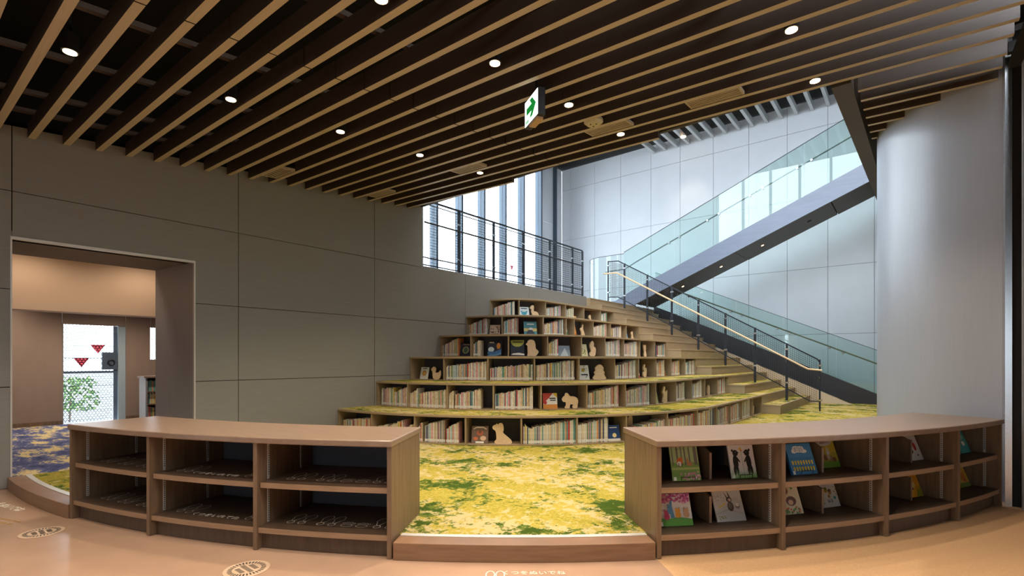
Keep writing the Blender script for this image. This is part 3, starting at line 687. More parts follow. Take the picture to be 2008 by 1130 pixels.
# ------------------------------------------------------------------ low curved shelves by the entrance
def rplank(mb, r0, r1, deg, th, z0, z1, m=0):
    f = radians(deg); t = Vector((cos(f), sin(f), 0)) * th / 2; a, b = pol(r0, deg), pol(r1, deg)
    P = [a - t, a + t, b + t, b - t]
    return mb.prism([(p.x, p.y) for p in P], 'z', z0, z1, m)
SB0, SB1, SM0, SM1, ST0, ST1 = .113, .153, .419, .459, .73, .772
def low_shelf(label, degs, marks):
    p = empty('low_bookshelf', pol(8.0, (degs[0] + degs[-1]) / 2), label, 'bookshelf', 'curved low bookshelves at the edge of the carpet')
    off = -Vector(p.location)
    def B(mb, name, mat, par=p, **k):
        if par is p: mb.v = [tuple(Vector(v) + off) for v in mb.v]
        else: mb.v = [tuple(Vector(v) + off) for v in mb.v]
        return mb.build(name, mat, par, **k)
    d = lambda r, w: math.degrees(w / r)
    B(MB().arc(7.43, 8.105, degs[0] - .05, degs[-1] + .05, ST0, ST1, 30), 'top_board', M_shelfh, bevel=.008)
    B(MB().arc(7.455, 7.47, degs[0], degs[-1], .02, ST0, 30), 'back_panel', M_back)
    for i, g in enumerate(degs):
        e = i in (0, len(degs) - 1); s = 0 if not e else (.10 if i == 0 else -.10)
        pn = B(rplank(MB(), 7.47, 8.09, g + s, .03, .004, ST0), 'side_panel' if e else 'divider', M_shelf)
        for r in (7.62, 7.98):
            for sd in (-1, 1):
                if e and sd == (-1 if i == 0 else 1): continue
                gg = g + s + sd * d(r, .0165)
                tr = rplank(MB(), r - .009, r + .009, gg, .004, SB1 + .01, SM0 - .004); rplank(tr, r - .009, r + .009, gg, .004, SM1 + .004, ST0 - .01)
                z = SB1 + .02
                while z < ST0 - .03:
                    if not (SM0 - .02 < z < SM1 + .02): rplank(tr, r - .004, r + .004, gg + sd * d(r, .0022), .0008, z, z + .007, 1)
                    z += .016
                B(tr, 'shelf_standard', [M_trim, M_dark], pn)
    for g0, g1 in zip(degs, degs[1:]):
        a0, a1 = g0 + d(8, .016 if g0 != degs[0] else .03), g1 - d(8, .016 if g1 != degs[-1] else .03)
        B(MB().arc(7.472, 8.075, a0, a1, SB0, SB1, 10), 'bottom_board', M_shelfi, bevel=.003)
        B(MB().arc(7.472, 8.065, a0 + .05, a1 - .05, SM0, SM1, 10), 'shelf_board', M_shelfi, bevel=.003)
        B(MB().arc(8.075, 8.077, a0, a1, SB0 + .002, SB1 - .002, 10), 'board_edge', M_edge)
        B(MB().arc(8.065, 8.067, a0 + .05, a1 - .05, SM0 + .002, SM1 - .002, 10), 'board_edge', M_edge)
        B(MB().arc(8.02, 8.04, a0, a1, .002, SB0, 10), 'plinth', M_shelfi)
    return p
LD = [12.1, 19.3, 26.15, 33.1]; RD = [45.35, 51.85, 58.5, 64.9, 71.0]
ls = low_shelf('empty dark wood curved low shelf with shoe stickers, left of the opening', LD, True)
rs = low_shelf('dark wood curved low shelf displaying picture books, right of the opening', RD, False)

# flat stickers: outlines of shoes and paws as thin ribbons, and lettering
def ribbon(mb, pts, w, closed=True):
    n = len(pts); vs = []
    for i, p in enumerate(pts):
        a = Vector(pts[(i - 1) % n]); b = Vector(pts[(i + 1) % n]); t = (b - a); t = Vector((-t.y, t.x)).normalized() * w / 2
        vs += [(p[0] - t.x, p[1] - t.y, 0), (p[0] + t.x, p[1] + t.y, 0)]
    mb.add(vs, [(2 * i, 2 * ((i + 1) % n), 2 * ((i + 1) % n) + 1, 2 * i + 1) for i in range(n)])
def ell(cx_, cy_, rx, ry, n=20, pinch=0): return [(cx_ + rx * cos(2 * pi * k / n) * (1 - pinch * (sin(2 * pi * k / n) < 0) * .35), cy_ + ry * sin(2 * pi * k / n)) for k in range(n)]
shoe = MB()
for sx in (-.045, .045):
    ribbon(shoe, ell(sx, .10, .036, .075, 22, 1), .006); ribbon(shoe, ell(sx * .93, .0, .024, .026, 16), .006)
shoe_me = shoe.mesh('shoe_outline', M_ink)
paw = MB()
for sx in (-.055, .055):
    ribbon(paw, ell(sx, .0, .04, .026, 18), .005)
    for k in range(4): ribbon(paw, ell(sx - .036 + .024 * k, .045 + (.012 if k in (1, 2) else 0), .009, .011, 10), .004)
paw_me = paw.mesh('paw_outline', M_ink)
ire = text_mesh('くつをいれてね', .062, M_ink, 'lettering')
def sticker(me, name, deg, r, z, par, lab=None):
    p = pol(r, deg, z) - (par.location if par else Vector((0, 0, 0))); o = link(name, me, par, p, (0, 0, radians(deg)))
    if lab: o['label'] = lab
for z in (SB1 + .0012, SM1 + .0012):
    for dg_ in (13.7, 15.4, 17.1): sticker(shoe_me, 'shoe_sticker', dg_ + .1, 7.93, z, ls)
    sticker(shoe_me, 'shoe_sticker', 20.5, 7.93, z, ls); sticker(ire, 'lettering', 22.75, 7.95, z, ls); sticker(shoe_me, 'shoe_sticker', 25.1, 7.93, z, ls)
    for dg_ in (27.6, 29.25): sticker(shoe_me, 'shoe_sticker', dg_, 7.93, z, ls)
    sticker(paw_me, 'paw_sticker', 30.75, 7.93, z, ls); sticker(shoe_me, 'shoe_sticker', 32.25, 7.93, z, ls)

# ------------------------------------------------------------------ picture books shown face-on
def C(*c): return plain('tint_%d_%d_%d' % c, c, .55)
def poly_of(sh):
    k = sh[0]
    if k == 'r': return [(sh[1], sh[2]), (sh[3], sh[2]), (sh[3], sh[4]), (sh[1], sh[4])]
    if k == 'e': return [(sh[1] + sh[3] * cos(2 * pi * i / 14), sh[2] + sh[4] * sin(2 * pi * i / 14)) for i in range(14)]
    return sh[1]
def face_book(name, loc, rz, w, h, th, tilt, bg, art, label, group, cat='book', titles=(), stand=False, roll=0.0):
    t = empty(name, loc, label, cat, group, rz, -tilt)
    cv = C(*bg)
    MB().box(-w / 2, w / 2, 0, .002, 0, h).box(-w / 2, w / 2, th - .002, th, 0, h).box(-w / 2, -w / 2 + .002, .002, th - .002, 0, h).build('cover', cv, t)
    MB().box(-w / 2 + .002, w / 2 - .003, .002, th - .002, .003, h - .003).build('pages', M_pages, t)
    if art:
        mats = []; mb = MB()
        for i, (c, sh) in enumerate(art):
            if c not in mats: mats.append(c)
            P = poly_of(sh); y = -.0003 - .00006 * i
            P = [(min(1, max(0, x)), min(1, max(0, z))) for x, z in P]
            mb.add([((x - .5) * w, y, z * h) for x, z in P], [tuple(range(len(P)))], mats.index(c))
        mb.build('cover_picture', [C(*c) for c in mats], t)
    for (body, x, z, s, c) in titles:
        me = text_mesh(body, s * w, C(*c), 'title'); link('title', me, t, ((x - .5) * w, -.0012 - .00006 * len(art), z * h), (pi / 2, 0, 0))
    if stand:
        ST = MB()
        for sx in (-.05, .05): ST.tube([(sx, th + .01, .15), (sx, th + .006, .004), (sx, -.018, .004), (sx, -.018, .022)], .0022, 5)
        ST.tube([(-.05, -.018, .022), (.05, -.018, .022)], .0022, 5); ST.build('wire_stand', M_wire, t)
    return t
def degpx(px, r):
    lo_, hi_ = 0.0, 90.0
    for _ in range(40):
        m_ = (lo_ + hi_) / 2; p = pol(r, m_)
        if pxof(p.x, p.y) < px: lo_ = m_
        else: hi_ = m_
    return (lo_ + hi_) / 2
G_, BR, OR, WH, BK, PK, YE, RD_, TQ, NV = (96, 140, 60), (120, 84, 56), (214, 110, 44), (236, 232, 222), (30, 28, 30), (206, 96, 150), (232, 196, 60), (190, 44, 44), (60, 160, 160), (30, 50, 96)
rnd = random.Random(3)
def flowers(c, n, x0, x1, y0, y1, s=.02): return [(c, ('e', rnd.uniform(x0, x1), rnd.uniform(y0, y1), s, s * .8)) for _ in range(n)]
def grass(n, h, c=G_): return [(c, ('p', [(i / n, 0), ((i + 1) / n, 0), ((i + .5 + rnd.uniform(-.4, .4)) / n, h * rnd.uniform(.5, 1))])) for i in range(n)]
art1 = [((168, 186, 128), ('r', 0, 0, 1, 1)), ((128, 160, 74), ('p', [(0, 0), (1, 0), (1, .45), (.6, .5), (.3, .42), (0, .5)])), ((176, 190, 108), ('r', 0, .28, 1, .34))]
art1 += [((112, 106, 92), ('r', x, .40, x + w_, .98)) for x, w_ in ((.05, .04), (.22, .06), (.38, .04), (.5, .05), (.66, .05), (.84, .12))]
art1 += [(OR, ('e', .32, .5, .11, .10)), (WH, ('e', .3, .44, .08, .06)), (OR, ('e', .38, .56, .05, .05)), (BR, ('r', .26, .36, .29, .46)), (BR, ('r', .36, .36, .39, .46)), ((188, 128, 80), ('e', .66, .43, .1, .06)), ((188, 128, 80), ('e', .6, .52, .045, .05)), ((188, 128, 80), ('p', [(.58, .55), (.6, .64), (.62, .55)]))]
art1 += flowers((214, 140, 150), 26, .3, 1, .02, .2, .035) + flowers((232, 190, 190), 14, .4, 1, .02, .22, .025) + [(WH, ('r', .02, .01, .12, .1))]
def bear(cx_, s): return [(BK, ('e', cx_, .42, .105, .2)), (BK, ('e', cx_ + s * .03, .66, .11, .085)), (BK, ('p', [(cx_ + s * .08, .62), (cx_ + s * .18, .67), (cx_ + s * .1, .71)])), (BK, ('e', cx_ - s * .08, .73, .04, .035)), (BK, ('e', cx_ - s * .07, .2, .055, .13)), (BK, ('e', cx_ + s * .04, .19, .05, .12)), (BK, ('p', [(cx_ + s * .05, .5), (cx_ + s * .17, .40), (cx_ + s * .18, .44), (cx_ + s * .08, .56)])), (WH, ('e', cx_ + s * .05, .68, .01, .008))]
art2 = bear(.23, 1) + bear(.75, -1) + grass(26, .26, (120, 172, 80)) + [((120, 160, 80), ('r', .485, .2, .495, .72)), (YE, ('e', .47, .77, .045, .035)), ((220, 130, 60), ('e', .5, .72, .03, .03)), (WH, ('r', .02, .01, .1, .1))]
art3 = [((232, 226, 218), ('r', 0, 0, 1, 1)), ((92, 150, 60), ('p', [(0, 0), (1, 0), (1, .2), (.6, .27), (.25, .22), (0, .27)])), ((90, 150, 180), ('p', [(.36, .25), (.48, .25), (.44, .6), (.46, .85), (.36, .85), (.38, .6)]))]
art3 += flowers((206, 108, 160), 60, 0, 1, .72, 1, .05) + flowers((170, 70, 130), 24, 0, 1, .74, 1, .035) + flowers((232, 180, 204), 20, 0, 1, .7, 1, .03)
for c, x, y in (((206, 76, 116), .24, .33), ((232, 160, 50), .58, .38), ((206, 160, 120), .83, .38), ((96, 150, 190), .36, .5)):
    art3 += [(c, ('e', x, y - .04, .085, .1)), (c, ('e', x, y + .08, .075, .065)), (c, ('e', x - .05, y + .15, .022, .03)), (c, ('e', x + .05, y + .15, .022, .03))]
art3 += [(WH, ('r', .02, .01, .1, .14))]
art4 = [((206, 204, 200), ('p', [(0, .3), (.4, .45), (.75, .7), (1, .55), (1, 0), (0, 0)])), ((190, 186, 178), ('p', [(0, .24), (.45, .36), (1, .2), (1, .17), (.45, .32), (0, .2)])), ((86, 76, 70), ('e', .56, .42, .11, .14)), ((86, 76, 70), ('e', .55, .62, .1, .08)), ((214, 190, 170), ('e', .57, .61, .055, .045)), ((86, 76, 70), ('p', [(.47, .66), (.4, .86), (.5, .7)])), ((86, 76, 70), ('p', [(.55, .68), (.53, .88), (.61, .69)])), ((120, 110, 96), ('e', .55, .44, .07, .09)), (YE, ('p', [(.12, .38), (.42, .5), (.4, .53), (.14, .42)])), ((150, 146, 140), ('e', .8, .42, .09, .08)), (WH, ('e', .8, .46, .07, .05))]
art4 += flowers((96, 92, 84), 16, .05, .4, .55, .8, .012) + flowers((150, 150, 70), 12, .05, .35, .06, .16, .02)
art5 = [((96, 166, 206), ('r', .03 + .08 * i, .55, .05 + .08 * i, 1)) for i in range(12)] + [(WH, ('e', x, y, a, b)) for x, y, a, b in ((.45, .78, .26, .08), (.38, .85, .14, .07), (.56, .84, .14, .07), (.66, .74, .14, .06), (.28, .74, .1, .06))]
for yy in (.40, .2):
    for i in range(8): art5 += [((224, 200, 60), ('e', .12 + .108 * i, yy, .04, .05)), ((224, 200, 60), ('e', .12 + .108 * i, yy - .06, .03, .035)), (BK, ('e', .115 + .108 * i, yy + .005, .008, .008)), (OR, ('e', .135 + .108 * i, yy, .012, .008))]
art5 += [(WH, ('r', .02, .01, .1, .12))]
art6 = [(WH, ('e', .45, .86, .42, .13)), ((120, 170, 60), ('r', 0, 0, 1, .22)), ((206, 190, 70), ('r', 0, .22, 1, .5))] + [(c, ('e', x, y, a, b)) for c, x, y, a, b in ((WH, .52, .5, .1, .08), (WH, .48, .63, .025, .07), (WH, .57, .63, .025, .07), ((160, 110, 80), .3, .34, .12, .1), ((190, 150, 110), .6, .3, .13, .1), ((220, 200, 170), .48, .36, .1, .09), ((150, 100, 70), .78, .26, .1, .08))] + [((120, 90, 50), ('r', .2, .5, .24, .66))]
art7 = [((120, 70, 46), ('e', .3, .72, .22, .13)), ((150, 90, 60), ('e', .3, .7, .1, .06)), ((110, 60, 44), ('e', .55, .4, .24, .15)), ((224, 180, 140), ('e', .52, .36, .12, .08))] + flowers(G_, 14, .05, .95, .02, .16, .05) + flowers(OR, 10, .1, .9, .05, .25, .04) + flowers(G_, 8, .4, .95, .75, .95, .04)
art8 = [(c, ('e', x, y, a, b)) for c, x, y, a, b in (((196, 150, 60), .4, .55, .09, .07), ((120, 140, 60), .4, .62, .1, .05), ((196, 150, 60), .6, .48, .09, .07), ((120, 90, 60), .6, .55, .1, .05), ((190, 140, 60), .5, .36, .07, .06), (TQ, .8, .3, .07, .05))] + flowers((150, 170, 70), 12, .02, .14, .1, .95, .035) + flowers((170, 180, 80), 12, .1, .95, .88, .97, .03) + flowers((190, 170, 70), 6, .8, .95, .4, .85, .03) + [((60, 60, 50), ('r', .41, .62, .415, .9)), ((60, 60, 50), ('r', .6, .55, .605, .9))]
art9 = [(c, ('e', x, y, a, b)) for c, x, y, a, b in ((RD_, .5, .52, .12, .12), (RD_, .72, .44, .09, .14), (BK, .42, .3, .12, .08), (BK, .62, .62, .05, .05), (RD_, .3, .44, .06, .08), (TQ, .36, .66, .05, .04), (BK, .75, .16, .04, .03))]
art10 = [((232, 206, 120), ('e', .5, .45, .22, .14)), ((140, 150, 40), ('p', [(.6, .02), (1, .02), (.95, .4), (.85, .2), (.75, .36), (.68, .15)])), (BK, ('e', .48, .3, .06, .05)), ((200, 120, 40), ('e', .3, .25, .1, .06))]
art11 = [((150, 200, 200), ('e', .5, .7, .3, .15)), (WH, ('e', .55, .4, .16, .1))]
art12 = [((200, 120, 50), ('e', .5, .5, .25, .2)), ((110, 140, 60), ('r', 0, 0, 1, .2)), (RD_, ('e', .6, .3, .1, .06))]
DB = 'picture books displayed on the low shelf'
FB = [  # px, level, w, h, th, tilt, bg, art, label, titles, stand, r, yaw
    (1348, 1, .205, .262, .012, .30, (170, 186, 132), art1, 'picture book with a fox and fawn in a spring wood, upper shelf', [('はるのおくりもの', .5, .9, .105, (150, 44, 40)), ('くすのき しげのり', .35, .82, .045, (110, 70, 50))], True, 7.93, 0),
    (1461, 1, .198, .265, .012, .26, (230, 226, 224), art2, 'white picture book with two black bears meeting, upper shelf', [('はるにあえたよ', .48, .91, .12, (30, 28, 30))], True, 7.93, 0),
    (1327, 0, .245, .215, .012, .34, (230, 226, 220), art3, 'picture book with pink cherry blossom and small animals, lower shelf corner', [], False, 7.93, 0),
    (1436, 0, .225, .240, .010, .40, (218, 214, 208), art4, 'pale grey picture book with a dark rabbit figure, lower shelf', [('はるだよおはよう', .5, .93, .1, (110, 96, 66))], False, 7.90, 0),
    (1580, 1, .225, .225, .018, .36, (44, 120, 176), art5, 'blue picture book with a white cloud and rows of chicks', [('おてんき', .45, .83, .085, (60, 110, 160)), ('ボールズ', .45, .75, .09, (60, 110, 160))], True, 7.93, 0),
    (1632, 1, .180, .230, .010, .36, (228, 200, 70), art6, 'yellow picture book with rabbits behind the blue book', [('はるの', .3, .92, .1, (130, 40, 60)), ('おおそうじ', .5, .84, .12, (130, 40, 60))], False, 7.80, 0),
    (1556, 0, .19, .235, .010, .36, (226, 206, 166), art7, 'cream picture book with hedgehog and child faces, half hidden by the divider', [], False, 7.86, 0),
    (1632, 0, .18, .225, .010, .36, (232, 232, 224), art8, 'white picture book bordered by leaves and acorns, lower shelf', [('はる', .5, .2, .16, (40, 38, 36))], False, 7.80, 0),
    ('B3', 1, .20, .255, .010, .38, (232, 230, 226), art9, 'white picture book with red figures behind a rounded partition', [('なつのみち', .5, .9, .11, (40, 36, 36))], False, 7.86, -4),
    ('B3', 0, .20, .230, .010, .38, (230, 164, 40), art10, 'orange-yellow picture book below the white one with red figures', [('はるかぜ', .5, .9, .12, (90, 50, 20))], False, 7.86, -4),
    ('B4', 1, .17, .21, .010, .38, (64, 160, 160), art11, 'teal picture book in the last upper bay', [], False, 7.9, -4),
    ('B4', 0, .17, .19, .010, .38, (206, 170, 60), art12, 'mustard picture book in the last lower bay', [], False, 7.9, -4),
    (1708, 1, .17, .20, .010, .38, (214, 190, 160), [], 'tan picture book mostly hidden behind the third divider, upper shelf', [], False, 7.78, 0),
    (1710, 0, .17, .18, .010, .38, (50, 90, 150), [((190, 60, 80), ('e', .3, .3, .12, .1))], 'dark blue picture book mostly hidden behind the third divider, lower shelf', [], False, 7.78, 0)]
for (px, lv, w, h, th, ti, bg_, art, lab, tt, sd, r, yw) in FB:
    dg_ = {'B3': degpx(1787, 7.9) + 1.08, 'B4': degpx(1882, 7.9) + 1.1}[px] if px in ('B3', 'B4') else degpx(px, r); z = (SM1 if lv else SB1) + .0015
    face_book('picture_book', pol(r, dg_, z + (.004 if sd else .001)), radians(dg_ + yw), w, h, th, ti, bg_, art, lab, DB, titles=tt, stand=sd)
# rounded partitions between the displayed books
for px, nm in ((1393, 'first'), (1613, 'second'), (1787, 'third'), (1882, 'fourth')):
    for lv, z in ((1, SM1), (0, SB1)):
        dg_ = degpx(px, 7.9); h = .2
        P = [(0, 0), (.36, 0), (.36, .25), (.2, .245), (.08, .215), (.03, .19), (0, .185)]
        t = empty('shelf_partition', pol(7.9, dg_, z + .001), 'thin wooden half-height partition in the ' + nm + ' bay of the right low shelf, ' + ('upper' if lv else 'lower') + ' level', 'partition', 'partitions in the right low shelf', radians(dg_))
        MB().prism(P, 'x', -.009, .009).build('board', M_shelf, t); MB().box(-.0095, .0095, -.002, 0, 0, .184).build('edge_band', M_shelfh, t)

# ------------------------------------------------------------------ contents of the tiers
def bayname(k, px):
    i = sum(1 for d in DIV[k] if d < px); return ORD[i] + ' bay from the wall, ' + TN[k] + ' tier'
PAL = [('cream', (232, 220, 190)), ('white', (234, 232, 226)), ('ivory', (222, 206, 168)), ('pale blue', (176, 204, 214)), ('tan', (206, 172, 130)), ('pink', (222, 158, 168)), ('red', (190, 58, 60)), ('teal', (84, 150, 150)),
       ('navy', (48, 62, 96)), ('yellow', (226, 196, 88)), ('green', (96, 140, 92)), ('orange', (220, 130, 70)), ('grey', (150, 150, 152)), ('brown', (120, 86, 66)), ('mauve', (170, 140, 170))]
WT = [8, 8, 6, 4, 4, 3, 2.2, 2, 1.6, 1.8, 1.5, 1.6, 2, 1.4, 1]
bmats = [plain('spine_' + n.replace(' ', '_'), tuple(int(.8 * v + .2 * w) for v, w in zip(c, (226, 214, 190))), .6, noise=.2, nscale=38, stretch=(1, 1, .6)) for n, c in PAL]
def spine(mb, t, h, m0, m1, m2, dep=.19):
    P = [(-t / 2, .004), (-t / 4, 0), (t / 4, 0), (t / 2, .004), (t / 2, dep), (-t / 2, dep)]; o = len(P)
    vs = [(x, y, 0) for x, y in P] + [(x, y, h) for x, y in P]
    mb.add(vs, [(i, (i + 1) % o, (i + 1) % o + o, i + o) for i in range(o)] + [(5, 4, 3, 2, 1, 0)], m0); mb.add([vs[6 + i] for i in range(6)], [(0, 1, 2, 3, 4, 5)], m1)
    mb.add([(-t * .46, -.0008, .012), (t * .46, -.0008, .012), (t * .46, -.0008, .048), (-t * .46, -.0008, .048)], [(0, 1, 2, 3)], m2)
SM = {}
def spine_mesh(ci, tb, hb):
    if (ci, tb, hb) not in SM:
        mb = MB(); spine(mb, .010 + .003 * tb, .13 + .01 * hb, 0, 1, 2); SM[(ci, tb, hb)] = mb.mesh('picture_book', [bmats[ci], M_pages, M_page_l])
    return SM[(ci, tb, hb)]
# tier, px from, px to, height left, height right (shares of the opening)
GR = [(1, 669, 727, .62, .82), (1, 739, 757, .5, .62), (1, 758, 790, .55, .85), (1, 791, 811, .5, .72), (1, 817, 827, .6, .85), (1, 831, 871, .66, .9), (1, 873, 899, .56, .84), (1, 1026, 1034, .7, .7), (1, 1036, 1130, .6, .94), (1, 1134, 1195, .7, .97),
      (1, 1232, 1306, .45, .75), (1, 1311, 1365, .72, .86), (1, 1369, 1403, .84, .98), (1, 1408, 1431, .78, .9), (1, 1434, 1454, .82, .92), (1, 1457, 1473, .84, .98),
      (2, 745, 768, .76, .82), (2, 771, 798, .62, .92), (2, 802, 817, .6, .85), (2, 819, 875, .62, .8), (2, 879, 888, .6, .85), (2, 890, 942, .6, .86), (2, 970, 1046, .62, .96), (2, 1153, 1216, .64, .97), (2, 1232, 1276, .72, .97), (2, 1328, 1346, .75, .95), (2, 1362, 1379, .72, .96), (2, 1409, 1424, .8, .97),
      (3, 873, 954, .66, .9), (3, 960, 1046, .58, .76), (3, 1051, 1129, .7, .94), (3, 1208, 1250, .66, .95), (3, 1289, 1306, .75, .95), (3, 1318, 1336, .78, .95), (3, 1346, 1364, .76, .94),
      (4, 865, 896, .55, .96), (4, 926, 940, .62, .85), (4, 1077, 1097, .66, .95), (4, 1190, 1217, .76, .96), (4, 1227, 1252, .72, .95), (4, 1290, 1309, .72, .92),
      (5, 917, 952, .62, .96), (5, 987, 1016, .78, .98), (5, 1068, 1108, .62, .97), (5, 1165, 1192, .66, .96), (5, 1201, 1221, .68, .96),
      (6, 966, 1009, .6, .98), (6, 1073, 1102, .62, .95), (6, 1112, 1127, .68, .96), (6, 1180, 1192, .68, .95)]
rb = random.Random(11); count = 0; LIMIT = 300; rest = MB(); inbay = {}
for (k, p0, p1, h0, h1) in GR:
    s0, s1 = spx(k, p0), spx(k, p1); s = s0; op = .412 - .048
    while s < s1 - .008:
        tb = rb.choice([0, 1, 1, 2, 2, 3, 4]); t = .010 + .003 * tb
        if k >= 4: tb = min(4, tb + 1); t = .010 + .003 * tb
        f = (s - s0) / max(.01, s1 - s0); hh = min(.985, (h0 + (h1 - h0) * f) + rb.uniform(-.03, .03)) * op
        hb = max(0, int((hh - .13) / .01)); ci = rb.choices(range(len(PAL)), WT)[0]
        x, y, d = tpos(k, s + t / 2, .045 + rb.uniform(0, .012)); z = TZ(k - 1) + .0165
        if count < LIMIT:
            bn = bayname(k, (p0 + p1) / 2); n_ = inbay[bn] = inbay.get(bn, 0) + 1
            link('picture_book', spine_mesh(ci, tb, hb), None, (x, y, z), (0, 0, radians(d)), label=PAL[ci][0] + ' book spine, ' + ORD[n_ - 1] + ' from left, ' + bn, category='book', group='spine-out picture books in the ' + bn)
        else:
            q = MB(); spine(q, t - .001, .13 + .01 * hb, ci, len(PAL), len(PAL) + 1); q.xf(Matrix.Translation((x, y, z)) @ Matrix.Rotation(radians(d), 4, 'Z')); o_ = len(rest.v)
            rest.v += q.v; rest.f += [tuple(i + o_ for i in f_) for f_ in q.f]; rest.m += q.m
        count += 1; s += t + .0006
print('BOOK SPINES', count)
if rest.v: rest.build('picture_books', bmats + [M_pages, M_page_l], kind='stuff', label='rows of thin picture book spines on the upper curved tiers', category='books')
